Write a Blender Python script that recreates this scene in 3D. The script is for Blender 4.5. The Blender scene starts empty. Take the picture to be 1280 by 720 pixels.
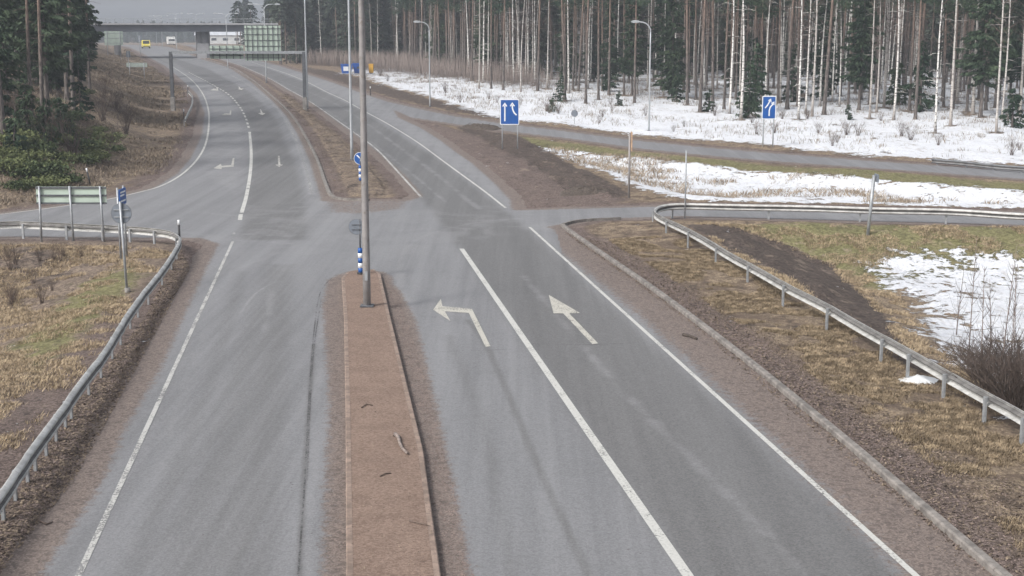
import bpy, math, random
import numpy as np
from mathutils import Vector, Matrix
random.seed(7); RNG = np.random.RandomState(7)
scene = bpy.context.scene
COL = scene.collection
PI = math.pi

# ------------------------------------------------------------------ camera model
F = 1700.0; H = 8.5; HORIZON = 48.0
TH = math.atan((360 - HORIZON) / F)
FW = (0.0, math.cos(TH), -math.sin(TH)); UP = (0.0, math.sin(TH), math.cos(TH))

_by = np.array([-50, 0, 70, 91, 115, 141, 191, 241, 300, 340, 400, 430, 520, 3000], float)
_bz = np.array([0, 0, 0, .2, .75, 1.45, 2.45, 3.2, 4.1, 5.0, 6.05, 6.2, 6.0, 6.0], float)
_ty = np.arange(-60, 3001, 1.0)
_tz = np.interp(_ty, _by, _bz)
_k = np.exp(-0.5 * (np.arange(-30, 31) / 9.0) ** 2); _k /= _k.sum()
_tz = np.convolve(np.pad(_tz, 30, mode='edge'), _k, mode='valid')
def base_z(y): return np.interp(y, _ty, _tz)

def ray(u, v):
    a = (u - 640) / F; b = -(v - 360) / F
    return np.array([a, FW[1] + b * UP[1], FW[2] + b * UP[2]])
def P0(u, v):
    """road-level point seen at photo position u, v"""
    d = ray(u, v); d = d / d[1]
    ys = np.concatenate([np.arange(2, 150, .05), np.arange(150, 1500, .5)])
    f = H + d[2] * ys - base_z(ys)
    i = int(np.argmax(f < 0)) if (f < 0).any() else len(ys) - 1
    if i == 0: i = 1
    t = f[i-1] / max(f[i-1] - f[i], 1e-9); t = min(max(t, 0), 1)
    y = ys[i-1] + t * (ys[i] - ys[i-1])
    return (d[0] * y, y)
def pts(lst): return [P0(*p) if p[0] != 'w' else (p[1], p[2]) for p in lst]

# ------------------------------------------------------------------ numeric helpers
def smooth(a, b, x):
    t = np.clip((x - a) / (b - a), 0, 1); return t * t * (3 - 2 * t)
_tab = np.random.RandomState(3).rand(256, 256)
def vnoise(x, y, seed=0):
    x = np.asarray(x, float) + seed * 17.3; y = np.asarray(y, float) + seed * 31.7
    xi = np.floor(x).astype(int); yi = np.floor(y).astype(int); fx = x - xi; fy = y - yi
    fx = fx*fx*(3-2*fx); fy = fy*fy*(3-2*fy)
    a = _tab[xi & 255, yi & 255]; b = _tab[(xi+1) & 255, yi & 255]
    c = _tab[xi & 255, (yi+1) & 255]; d = _tab[(xi+1) & 255, (yi+1) & 255]
    return (a*(1-fx)+b*fx)*(1-fy) + (c*(1-fx)+d*fx)*fy
def fbm(x, y, s, seed=0, o=3):
    r = 0; a = .5
    for i in range(o): r = r + a * vnoise(x/s*2**i, y/s*2**i, seed+i); a *= .5
    return r / (1 - .5**o)
def sdf(poly, x, y, pad=12.0):
    """signed distance (negative inside), clipped beyond pad of the bounds"""
    P = np.array(poly, float)
    out = np.full(x.shape, pad)
    m = (x > P[:,0].min()-pad) & (x < P[:,0].max()+pad) & (y > P[:,1].min()-pad) & (y < P[:,1].max()+pad)
    px = x[m]; py = y[m]
    if px.size == 0: return out
    d = np.full(px.shape, 1e9); ins = np.zeros(px.shape, bool)
    n = len(P)
    for i in range(n):
        ax, ay = P[i]; bx, by = P[(i+1) % n]
        ex, ey = bx-ax, by-ay; L = ex*ex+ey*ey
        if L < 1e-12: continue
        wx = px-ax; wy = py-ay
        t = np.clip((wx*ex+wy*ey)/L, 0, 1)
        d = np.minimum(d, (wx-t*ex)**2 + (wy-t*ey)**2)
        c = (ay > py) != (by > py)
        if c.any():
            xi = (bx-ax)*(py-ay)/((by-ay) if by != ay else 1e-9)+ax
            ins ^= c & (px < xi)
    d = np.sqrt(d); d[ins] *= -1
    out[m] = np.minimum(d, pad)
    return out
def smooth_line(pl, n=4):
    """Catmull-Rom through the points"""
    P = [np.array(p, float) for p in pl]; P = [2*P[0]-P[1]] + P + [2*P[-1]-P[-2]]
    o = []
    for i in range(1, len(P)-2):
        for j in range(n):
            t = j/n
            o.append(.5*((2*P[i])+(-P[i-1]+P[i+1])*t+(2*P[i-1]-5*P[i]+4*P[i+1]-P[i+2])*t*t+(-P[i-1]+3*P[i]-3*P[i+1]+P[i+2])*t**3))
    o.append(P[-2]); return [tuple(q) for q in o]
def resample(pl, step):
    P = np.array(pl, float); s = np.concatenate([[0], np.cumsum(np.hypot(*np.diff(P[:, :2], axis=0).T))])
    n = max(2, int(s[-1]/step)+1); t = np.linspace(0, s[-1], n)
    return [tuple(np.interp(q, s, P[:, k]) for k in range(P.shape[1])) for q in t]

# ------------------------------------------------------------------ layout (photo positions -> ground)
NEAR = pts([(-457,1500),(12,707),(85,610),(122,536),(171,463),(208,390),(238,335),(256,304),(300,290),(702,282),(740,312),(805,357),(865,402),(940,461),(1053,555),(1150,640),(1242,720),(1500,940),(2217,1500)])
CROSS = pts([(-400,325),(0,298),(236,299),(256,306),(480,360),(702,284),(740,276),(855,272),(1070,278),(1280,283),(1700,293),(1700,275),
        (1280,264),(1000,258),(840,256),(725,259),(650,261),(500,252),(415,250),(300,240),(200,250),(0,268),(-400,300)])
LEFTC = pts([(-400,300),(0,266),(60,258),(133,247),(180,235),(210,217),(228,197),(243,169),(248,141),(240,118),(219,97),(202,82),(176,67),(157,58.5),
        ('w',-170,560),('w',-156,560),(213,59),(230,64),(247,71),(289,84),(317,101),(345,124),(367,146),(382,169),(398,200),(410,233),(415,245),
        (415,275),(256,300),(0,298),(-400,325)])
RIGHTC = pts([(427,249),(500,250),(515,245),(495,220),(472,198),(436,169),(408,148),(378,125),(353,112),(329,96),(296,82),(273,74),(255,66),(240,59.5),
        ('w',-135,560),('w',-118,560),(262,58.5),(285,64),(309,71),(352,82),(382,91),(423,104),(463,118),(491,127),(506,147),(535,160),
        (558,174),(580,190),(600,203),(630,228),(652,250),(655,262),(655,290),(427,290)])
RAMP = pts([(423,106),(480,135),(506,147),(540,152),(580,158),(640,166),(700,173),(800,187),(890,196),(960,202),(1100,212),(1280,225),(1800,262),
        (1800,245),(1280,213),(1100,201),(960,190),(890,184),(800,175),(700,162),(640,155),(574,145),(535,137),(491,127),(463,118),(423,104)])
ROADS = [NEAR, CROSS, LEFTC, RIGHTC, RAMP]
ISLAND = pts([(395,1500),(433,720),(432,522),(430,400),(427,352),(434,344),(450,341),(468,341),(476,347),(488,400),(529,569),(550,720),(660,1500)])
S_SNOW1 = pts([(418,92),(446,96),(491,112),(535,121),(574,133),(602,143),(640,150),(700,157),(800,169),(890,178),(960,184),(1100,196),(1280,209),(1900,250),
        (1900,60),(1280,60),(900,62),(600,70),(470,76)])
S_SNOW2 = pts([(672,183),(720,190),(800,198),(900,211),(1100,227),(1280,242),(1800,280),(1800,268),(1280,258),(1000,252),(870,250),(830,244),(780,228),(735,208),(700,195)])
S_SNOW3 = pts([(1085,335),(1120,318),(1200,314),(1290,330),(1500,330),(1500,560),(1300,520),(1240,488),(1195,440),(1150,400),(1110,360)])
S_GREEN = [pts([(590,163),(680,176),(800,190),(960,205),(1280,229),(1800,265),(1800,275),(1280,240),(1100,226),(900,209),(800,197),(700,188),(640,184)]),
           pts([(880,283),(1000,283),(1280,287),(1500,290),(1500,330),(1280,330),(1180,318),(1100,335),(1060,315),(960,300)]),
           pts([(0,420),(90,350),(170,330),(190,345),(130,400),(40,480)])]
S_SOIL = [pts([(855,281),(925,285),(990,310),(1045,335),(1095,385),(1125,420),(1160,470),(1120,455),(1090,420),(1030,385),(955,335),(900,305)]),
          pts([(555,150),(600,160),(650,172),(690,192),(735,215),(790,246),(760,252),(700,240),(650,212),(600,180)]),
          pts([(380,96),(440,108),(500,126),(560,138),(640,151),(640,146),(560,130),(480,108),(420,90),(380,84)]),
          pts([(417,246),(400,203),(370,150),(318,101),(289,84),(275,74),(290,80),(330,97),(378,125),(436,170),(475,201),(505,243),(460,249)]),
          pts([(-100,300),(150,306),(150,330),(90,350),(0,400),(-200,430)])]
S_RED = [pts([(506,147),(540,153),(600,172),(660,205),(720,240),(800,252),(720,261),(655,261),(640,240),(580,190),(540,160)]),
         pts([(702,283),(740,312),(865,400),(1053,567),(1242,720),(2217,1500),(2600,1500),(1330,720),(1200,600),(1020,468),(860,358),(770,300)]),
         pts([(-457,1500),(12,707),(85,610),(171,463),(238,335),(256,304),(225,300),(180,355),(70,440),(-30,530),(-900,1500)]),
         pts([(240,215),(262,160),(255,110),(215,80),(160,58),(150,58),(200,95),(222,130),(225,165),(200,205),(130,240)])]
DITCH_L = pts([(-500,330),(0,308),(120,310),(190,315),(170,370),(90,480),(0,580),(-500,900)])
DITCH_R = pts([(880,284),(1060,284),(1290,290),(1700,300),(1700,900),(1310,560),(1190,490),(1060,405),(960,350),(900,310)])
DITCH_M = pts([(670,180),(800,197),(1280,238),(1800,275),(1800,270),(1280,256),(860,250),(800,240),(740,213),(690,192)])
HILL_L = pts([(-600,290),(0,255),(100,245),(170,225),(205,190),(215,150),(205,110),(180,85),(150,62),('w',-160,480),('w',-400,480),('w',-300,60)])
MEDIAN = pts([(417,246),(400,203),(384,169),(369,146),(347,124),(318,101),(289,84),(247,71.5),(262,71),(296,84),(329,98),(353,114),(378,127),(408,150),(436,171),(470,200),(492,224),(505,243),(460,249)])

SOIL_BUMP = [list(p) for p in S_SOIL[:2]]
def features(x, y):
    """all masks at the points x, y"""
    x = np.asarray(x, float); y = np.asarray(y, float)
    r = np.full(x.shape, 12.0)
    for p in ROADS: r = np.minimum(r, sdf(p, x, y))
    w = (fbm(x, y, .8, 5) - .5) * .35 + (fbm(x, y, .2, 9) - .5) * .12
    # edge raggedness only where there is no kerb
    kerbside = smooth(1.2, .2, np.abs(sdf(KERB_ZONE, x, y, 3.0)))
    r2 = r + w * (1 - kerbside)
    off = -0.07 + .075 * smooth(-.1, .12, r2)
    off = np.where(r2 > .1, off + .06 * smooth(.1, 1.5, r2), off)
    out = smooth(.2, 2.0, r)
    for P, dep, wd in ((DITCH_L, -1.0, 7), (DITCH_R, -1.2, 6), (DITCH_M, -.45, 3.5)):
        off = off + dep * smooth(0, wd, -sdf(P, x, y)) * out
    off = off + 3.2 * smooth(0, 11.9, -sdf(HILL_L, x, y)) * out
    sm = smooth(.0, .5, -sdf(MEDIAN, x, y, 4)); off = off + .10 * sm
    off = off + out * ((fbm(x, y, 6, 1) - .5) * .5 + (fbm(x, y, 1.1, 2) - .5) * .16 * (1 - .6*sm))
    # plough clods of the dug soil strip
    for P in SOIL_BUMP:
        s_ = smooth(0, 1.2, -sdf(P, x, y)); off = off + out * s_ * ((fbm(x, y, 1.3, 4, 5) - .42) * .5)
    return r, r2, off
KERB_ZONE = pts([(702,282),(740,312),(805,355),(865,400),(940,465),(1053,567),(1242,720),(2217,1500),(2400,1500),(1300,720),(865,385),(760,300)])

def gz(x, y):
    r, r2, off = features(np.array([float(x)]), np.array([float(y)]))
    return float(base_z(y) + off[0])
def PG(u, v):
    """ground point (with banks and ditches) seen at u, v"""
    d = ray(u, v); d = d/d[1]
    x, y = P0(u, v)
    for s in range(2):
        ys = np.linspace(max(5, y*.75), y*1.25, 400)
        xs = d[0]*ys; r, r2, off = features(xs, ys)
        f = H + d[2]*ys - base_z(ys) - off
        i = int(np.argmax(f < 0)) if (f < 0).any() else 200
        y = ys[i]
        break
    return (d[0]*y, y, gz(d[0]*y, y))

def ptsg(l): return [PG(*p)[:2] for p in l]
S_SNOW2 = ptsg([(672,183),(720,188),(800,197),(900,208),(1100,224),(1279,238),(1700,272),(1700,300),(1280,261),(1000,254),(870,251),(830,246),(780,230),(735,210),(700,197)])
S_SNOW3 = ptsg([(1078,337),(1115,318),(1200,311),(1290,322),(1500,330),(1500,560),(1300,530),(1240,496),(1195,460),(1150,418),(1120,375)])
S_SOIL[0] = ptsg([(855,281),(925,285),(990,308),(1045,333),(1095,380),(1125,420),(1165,468),(1120,455),(1090,420),(1030,385),(955,335),(900,305)])
# ------------------------------------------------------------------ object helpers
def tag(o, label=None, cat=None, group=None, kind=None):
    if label: o['label'] = label
    if cat: o['category'] = cat
    if group: o['group'] = group
    if kind: o['kind'] = kind
    return o
def empty(name, loc, rz=0, **k):
    o = bpy.data.objects.new(name, None); COL.objects.link(o)
    o.location = loc; o.rotation_euler = (0, 0, rz); o.empty_display_size = .2
    return tag(o, **k)
def link(name, me, parent=None, **k):
    o = bpy.data.objects.new(name, me); COL.objects.link(o)
    if parent: o.parent = parent
    return tag(o, **k)
def copy_tree(o, parent=None):
    c = o.copy(); COL.objects.link(c)
    if parent: c.parent = parent
    for ch in o.children: copy_tree(ch, c)
    return c
class MB:
    def __init__(s): s.v = []; s.f = []; s.m = []; s.sm = []
    def add(s, vs, fs, mi=0, smooth=False):
        n = len(s.v); s.v += [tuple(p) for p in vs]
        for f in fs: s.f.append(tuple(i+n for i in f)); s.m.append(mi); s.sm.append(smooth)
    def box(s, c, d, mi=0, rz=0, bev=0):
        cx, cy, cz = c; a, b, e = d[0]/2, d[1]/2, d[2]/2
        if bev <= 0:
            vs = [(sx*a, sy*b, sz*e) for sz in (-1,1) for sx, sy in ((-1,-1),(1,-1),(1,1),(-1,1))]
            fs = [(3,2,1,0),(4,5,6,7),(0,1,5,4),(1,2,6,5),(2,3,7,6),(3,0,4,7)]
        else:
            vs = []
            for sz, k in ((-1,1),(-1,0),(1,0),(1,1)):
                q = bev if k else 0; z = sz*(e if k else e-bev)
                for (X, Y) in ((-a+q+ (0 if k else 0), -b+q),(a-q,-b+q),(a-q,b-q),(-a+q,b-q)): vs.append((X, Y, z))
            fs = [(3,2,1,0),(12,13,14,15)]
            for l in range(3):
                for i in range(4):
                    j = (i+1)%4; fs.append((l*4+i, l*4+j, l*4+4+j, l*4+4+i))
        cr, sr = math.cos(rz), math.sin(rz)
        s.add([(cx+x*cr-y*sr, cy+x*sr+y*cr, cz+z) for x, y, z in vs], fs, mi)
    def tube(s, path, rad, n=8, mi=0, smooth=True, cap=True):
        path = [Vector(p) for p in path]
        if not hasattr(rad, '__len__'): rad = [rad]*len(path)
        vs = []; fs = []; ref = None
        for i, p in enumerate(path):
            t = (path[min(i+1, len(path)-1)] - path[max(i-1, 0)])
            t = t.normalized() if t.length > 1e-9 else Vector((0,0,1))
            if ref is None: ref = Vector((0,1,0)) if abs(t.y) < .9 else Vector((1,0,0))
            a = ref.cross(t).normalized(); b = t.cross(a).normalized(); ref = b
            for k in range(n):
                an = 2*PI*k/n; vs.append(p + (a*math.cos(an)+b*math.sin(an))*rad[i])
        for i in range(len(path)-1):
            for k in range(n):
                j = (k+1)%n; fs.append((i*n+k, i*n+j, (i+1)*n+j, (i+1)*n+k))
        if cap: fs.append(tuple(range(n-1,-1,-1))); fs.append(tuple((len(path)-1)*n+k for k in range(n)))
        s.add(vs, fs, mi, smooth)
    def prism(s, poly, z0, z1, mi=0):
        n = len(poly)
        vs = [(x, y, z0) for x, y in poly] + [(x, y, z1) for x, y in poly]
        s.add(vs, [tuple(range(n-1,-1,-1)), tuple(range(n, 2*n))] + [(i,(i+1)%n,n+(i+1)%n,n+i) for i in range(n)], mi)
    def plate(s, poly, y0, y1, mi=0):
        """outline in x, z extruded along y"""
        n = len(poly)
        vs = [(x, y0, z) for x, z in poly] + [(x, y1, z) for x, z in poly]
        s.add(vs, [tuple(range(n)), tuple(range(2*n-1, n-1, -1))] + [(i,n+i,n+(i+1)%n,(i+1)%n) for i in range(n)], mi)
    def mesh(s, name, mats):
        me = bpy.data.meshes.new(name); me.from_pydata(s.v, [], s.f)
        if not isinstance(mats, (list, tuple)): mats = [mats]
        for m in mats: me.materials.append(m)
        me.polygons.foreach_set('material_index', s.m); me.polygons.foreach_set('use_smooth', s.sm)
        me.update(); return me
    def build(s, name, mats, parent=None, **k): return link(name, s.mesh(name, mats), parent, **k)
def quads_mesh(name, V, mat, per=4):
    """V: (n, per, 3) array of separate faces"""
    n = len(V); me = bpy.data.meshes.new(name)
    me.vertices.add(n*per); me.vertices.foreach_set('co', np.asarray(V, np.float32).ravel())
    me.loops.add(n*per); me.loops.foreach_set('vertex_index', np.arange(n*per, dtype=np.int32))
    me.polygons.add(n); me.polygons.foreach_set('loop_start', np.arange(0, n*per, per, dtype=np.int32))
    me.polygons.foreach_set('loop_total', np.full(n, per, np.int32))
    me.materials.append(mat); me.update(calc_edges=True); me.validate(); return me
def join_quads(me_a, V, mat_index_mat): pass

# ------------------------------------------------------------------ material helpers
class NT:
    def __init__(s, name):
        s.m = bpy.data.materials.new(name); s.m.use_nodes = True; s.t = s.m.node_tree; s.t.nodes.clear()
        s.out = s.n('ShaderNodeOutputMaterial'); s.geo = None
    def n(s, t, **k):
        q = s.t.nodes.new(t)
        for a, b in k.items(): setattr(q, a, b)
        return q
    def l(s, a, b): s.t.links.new(a, b)
    def set(s, inp, v):
        if isinstance(v, bpy.types.NodeSocket): s.l(v, inp)
        elif isinstance(v, (tuple, list)): inp.default_value = (*v, 1) if len(v) == 3 and len(inp.default_value) == 4 else v
        else: inp.default_value = v
    def pos(s):
        if not s.geo: s.geo = s.n('ShaderNodeNewGeometry').outputs['Position']
        return s.geo
    def objc(s): return s.n('ShaderNodeTexCoord').outputs['Object']
    def mapv(s, vec, scale=(1,1,1), rot=(0,0,0)):
        q = s.n('ShaderNodeMapping'); s.l(vec, q.inputs[0]); q.inputs['Scale'].default_value = scale; q.inputs['Rotation'].default_value = rot
        return q.outputs[0]
    def noise(s, scale, detail=3, rough=.55, vec=None, dist=0):
        q = s.n('ShaderNodeTexNoise'); s.l(vec or s.pos(), q.inputs['Vector'])
        q.inputs['Scale'].default_value = scale; q.inputs['Detail'].default_value = detail; q.inputs['Roughness'].default_value = rough
        q.inputs['Distortion'].default_value = dist; return q.outputs[0]
    def vor(s, scale, vec=None, feature='F1', out=0):
        q = s.n('ShaderNodeTexVoronoi', feature=feature); s.l(vec or s.pos(), q.inputs['Vector']); q.inputs['Scale'].default_value = scale
        return q.outputs[out]
    def attr(s, name):
        q = s.n('ShaderNodeAttribute', attribute_name=name); return q.outputs['Fac']
    def math(s, op, a, b=0.0, c=None, clamp=False):
        q = s.n('ShaderNodeMath', operation=op, use_clamp=clamp); s.set(q.inputs[0], a); s.set(q.inputs[1], b)
        if c is not None: s.set(q.inputs[2], c)
        return q.outputs[0]
    def rng(s, v, a, b, c=0.0, d=1.0, sm=True):
        q = s.n('ShaderNodeMapRange', interpolation_type='SMOOTHSTEP' if sm else 'LINEAR'); s.set(q.inputs[0], v)
        for i, x in zip((1,2,3,4), (a,b,c,d)): q.inputs[i].default_value = x
        return q.outputs[0]
    def mix(s, f, a, b, mode='MIX'):
        q = s.n('ShaderNodeMix', data_type='RGBA', blend_type=mode); s.set(q.inputs[0], f); s.set(q.inputs[6], a); s.set(q.inputs[7], b)
        return q.outputs[2]
    def bump(s, h, dist=.02, st=1.0):
        q = s.n('ShaderNodeBump'); s.l(h, q.inputs['Height']); q.inputs['Distance'].default_value = dist; q.inputs['Strength'].default_value = st
        return q.outputs[0]
    def bsdf(s, col, rough=.8, metal=0.0, normal=None, spec=None):
        q = s.n('ShaderNodeBsdfPrincipled'); s.set(q.inputs['Base Color'], col); s.set(q.inputs['Roughness'], rough); s.set(q.inputs['Metallic'], metal)
        if spec is not None: q.inputs['Specular IOR Level'].default_value = spec
        if normal: s.l(normal, q.inputs['Normal'])
        return q.outputs[0]
    def done(s, sh): s.l(sh, s.out.inputs[0]); return s.m
def simple(name, col, rough=.7, metal=0.0, var=.25, scale=6.0, spec=None, dirt=None):
    t = NT(name); n = t.noise(scale, 4, .6, vec=t.objc())
    c = t.mix(t.rng(n, .3, .7), tuple(x*(1-var) for x in col), tuple(min(1, x*(1+var)) for x in col))
    if dirt: c = t.mix(t.rng(t.noise(scale*2.7, 5, .7, vec=t.objc()), .52, .75), c, dirt)
    return t.done(t.bsdf(c, rough, metal, spec=spec))
def clamp01(x): return x

M = {}
M['galv'] = simple('galvanised_steel', (.34,.355,.37), .5, .45, .18, 5)
M['rail'] = simple('rail_steel', (.50,.495,.475), .6, .15, .22, 3, dirt=(.27,.255,.235))
M['groove_shade'] = simple('shaded_rail_groove', (.15,.145,.14), .8, .1, .3, 3)  # shade inside the W-beam fold, painted as a darker steel colour
M['rail_dark'] = simple('weathered_rail_steel', (.17,.175,.18), .6, .3, .2, 3)
M['railpost'] = simple('rail_post_steel', (.30,.31,.32), .6, .3, .2, 8)
M['pole'] = simple('pole_steel', (.27,.255,.25), .6, .25, .2, 1.5, dirt=(.20,.17,.15))
M['pole_light'] = simple('pole_light_steel', (.42,.44,.46), .5, .3, .12, 2)
M['dark_metal'] = simple('dark_metal', (.10,.105,.115), .6, .2, .2, 4)
M['sign_back'] = simple('sign_back_grey', (.165,.185,.215), .6, 0, .15, 4)
M['sign_green'] = simple('sign_back_green', (.42,.50,.43), .6, 0, .1, 1.2)
M['blue'] = simple('sign_blue', (.006,.085,.33), .45, 0, .1, 3)
M['white'] = simple('sign_white', (.78,.79,.80), .5, 0, .05, 3)
M['black'] = simple('black_plastic', (.03,.03,.032), .6, 0, .2, 5)
M['concrete'] = simple('concrete', (.25,.235,.22), .9, 0, .3, 2.5, dirt=(.13,.11,.10))
M['kerb'] = simple('kerb_concrete', (.195,.178,.162), .92, 0, .35, 4, dirt=(.10,.08,.07))
M['island_kerb'] = simple('island_kerb_concrete', (.235,.175,.14), .92, 0, .3, 4, dirt=(.16,.115,.10))
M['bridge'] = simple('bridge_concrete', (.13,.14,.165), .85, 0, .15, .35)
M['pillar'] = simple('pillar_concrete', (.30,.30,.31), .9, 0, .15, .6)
M['rubber'] = simple('rubber', (.02,.02,.02), .8)
M['glass'] = simple('vehicle_glass', (.03,.035,.04), .15, 0, .1, 3)
M['lamp_glass'] = simple('lamp_glass', (.6,.62,.62), .3)
M['blue_bin'] = simple('blue_painted_steel', (.02,.11,.42), .5, 0, .2, 2, dirt=(.06,.10,.2))
M['yellow'] = simple('yellow_paint', (.65,.36,.04), .5, 0, .1, 3)
M['yellow_car'] = simple('yellow_car_paint', (.75,.62,.08), .35, 0, .05, 1)
M['white_car'] = simple('white_car_paint', (.62,.62,.60), .4, 0, .05, 1)
M['wood'] = simple('weathered_wood', (.20,.16,.125), .9, 0, .35, 9)
M['orange_wood'] = simple('pale_wood', (.45,.30,.20), .9, 0, .25, 9)
M['bark_dark'] = simple('dark_bark', (.075,.06,.05), .95, 0, .4, 14)
M['wall_pale'] = simple('pale_cladding', (.60,.61,.60), .7, 0, .08, .5)
M['roof'] = simple('roof_sheet', (.55,.57,.60), .6, 0, .1, .5)
M['sheet'] = simple('plastic_sheet', (.75,.76,.76), .4, 0, .08, 5)
M['twig'] = simple('twig_bark', (.115,.085,.07), .95, 0, .3, 10)
M['sapling'] = simple('sapling_bark', (.22,.18,.16), .9, 0, .35, 12)
M['stone'] = simple('stone', (.21,.16,.14), .95, 0, .45, 2.3)

def leaf_mat(name, dark, light, scale=1.2):
    t = NT(name); n = t.noise(scale, 3, .6); oi = t.n('ShaderNodeObjectInfo').outputs['Random']
    n2 = t.math('ADD', t.math('MULTIPLY', n, .8), t.math('MULTIPLY', oi, .25))
    c = t.mix(t.rng(n2, .35, .75), dark, light)
    return t.done(t.bsdf(c, .85, spec=.2))
M['needles'] = leaf_mat('spruce_needles', (.022,.042,.026), (.075,.105,.06))
M['pine_needles'] = leaf_mat('pine_needles', (.03,.055,.035), (.08,.11,.065))
M['far_needles'] = leaf_mat('distant_needles', (.03,.045,.034), (.075,.092,.065), .25)
M['juniper'] = leaf_mat('juniper_needles', (.045,.065,.03), (.155,.175,.075), 2.0)
M['drygrass'] = leaf_mat('dry_grass_blades', (.15,.115,.075), (.50,.395,.265), 3)
M['deadstalk'] = leaf_mat('dead_stalks', (.12,.095,.075), (.38,.31,.23), 2.2)
M['litter'] = leaf_mat('leaf_litter', (.06,.045,.038), (.33,.26,.19), 9.0)

def bark(kind):
    t = NT(kind + '_bark'); o = t.objc(); oi = t.n('ShaderNodeObjectInfo').outputs['Random']
    sep = t.n('ShaderNodeSeparateXYZ'); t.l(o, sep.inputs[0]); z = sep.outputs[2]
    off = t.n('ShaderNodeVectorMath', operation='ADD'); t.l(o, off.inputs[0])
    cmb = t.n('ShaderNodeCombineXYZ'); t.l(t.math('MULTIPLY', oi, 37.0), cmb.inputs[2]); t.l(cmb.outputs[0], off.inputs[1])
    if kind == 'birch':
        lent = t.noise(1.0, 3, .6, vec=t.mapv(off.outputs[0], (2.5,2.5,9)))
        patch = t.noise(1.0, 2, .5, vec=t.mapv(off.outputs[0], (.8,.8,1.1)))
        dark = t.math('MAXIMUM', t.rng(lent, .54, .60), t.math('MULTIPLY', t.rng(patch, .58, .7), .8))
        dark = t.math('MAXIMUM', dark, t.math('MULTIPLY', t.rng(z, 1.6, .1), .8))
        c = t.mix(dark, (.70,.68,.64), (.06,.05,.048))
        c = t.mix(t.math('MULTIPLY', t.rng(oi, .15, .9), .65), c, (.27,.235,.21))
        return t.done(t.bsdf(c, .85))
    n = t.noise(1.0, 4, .65, vec=t.mapv(off.outputs[0], (9,9,2.2)))
    lo = t.mix(t.rng(n, .35, .7), (.055,.047,.043), (.19,.165,.15))
    hi = t.mix(t.rng(n, .35, .7), (.105,.075,.06), (.27,.19,.145))
    c = t.mix(t.math('MULTIPLY', t.rng(z, 3.0, 11.0), .9 if kind == 'pine' else .1), lo, hi)
    return t.done(t.bsdf(c, .95))
M['birch'] = bark('birch'); M['pine'] = bark('pine'); M['spruce_bark'] = bark('spruce')

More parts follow.
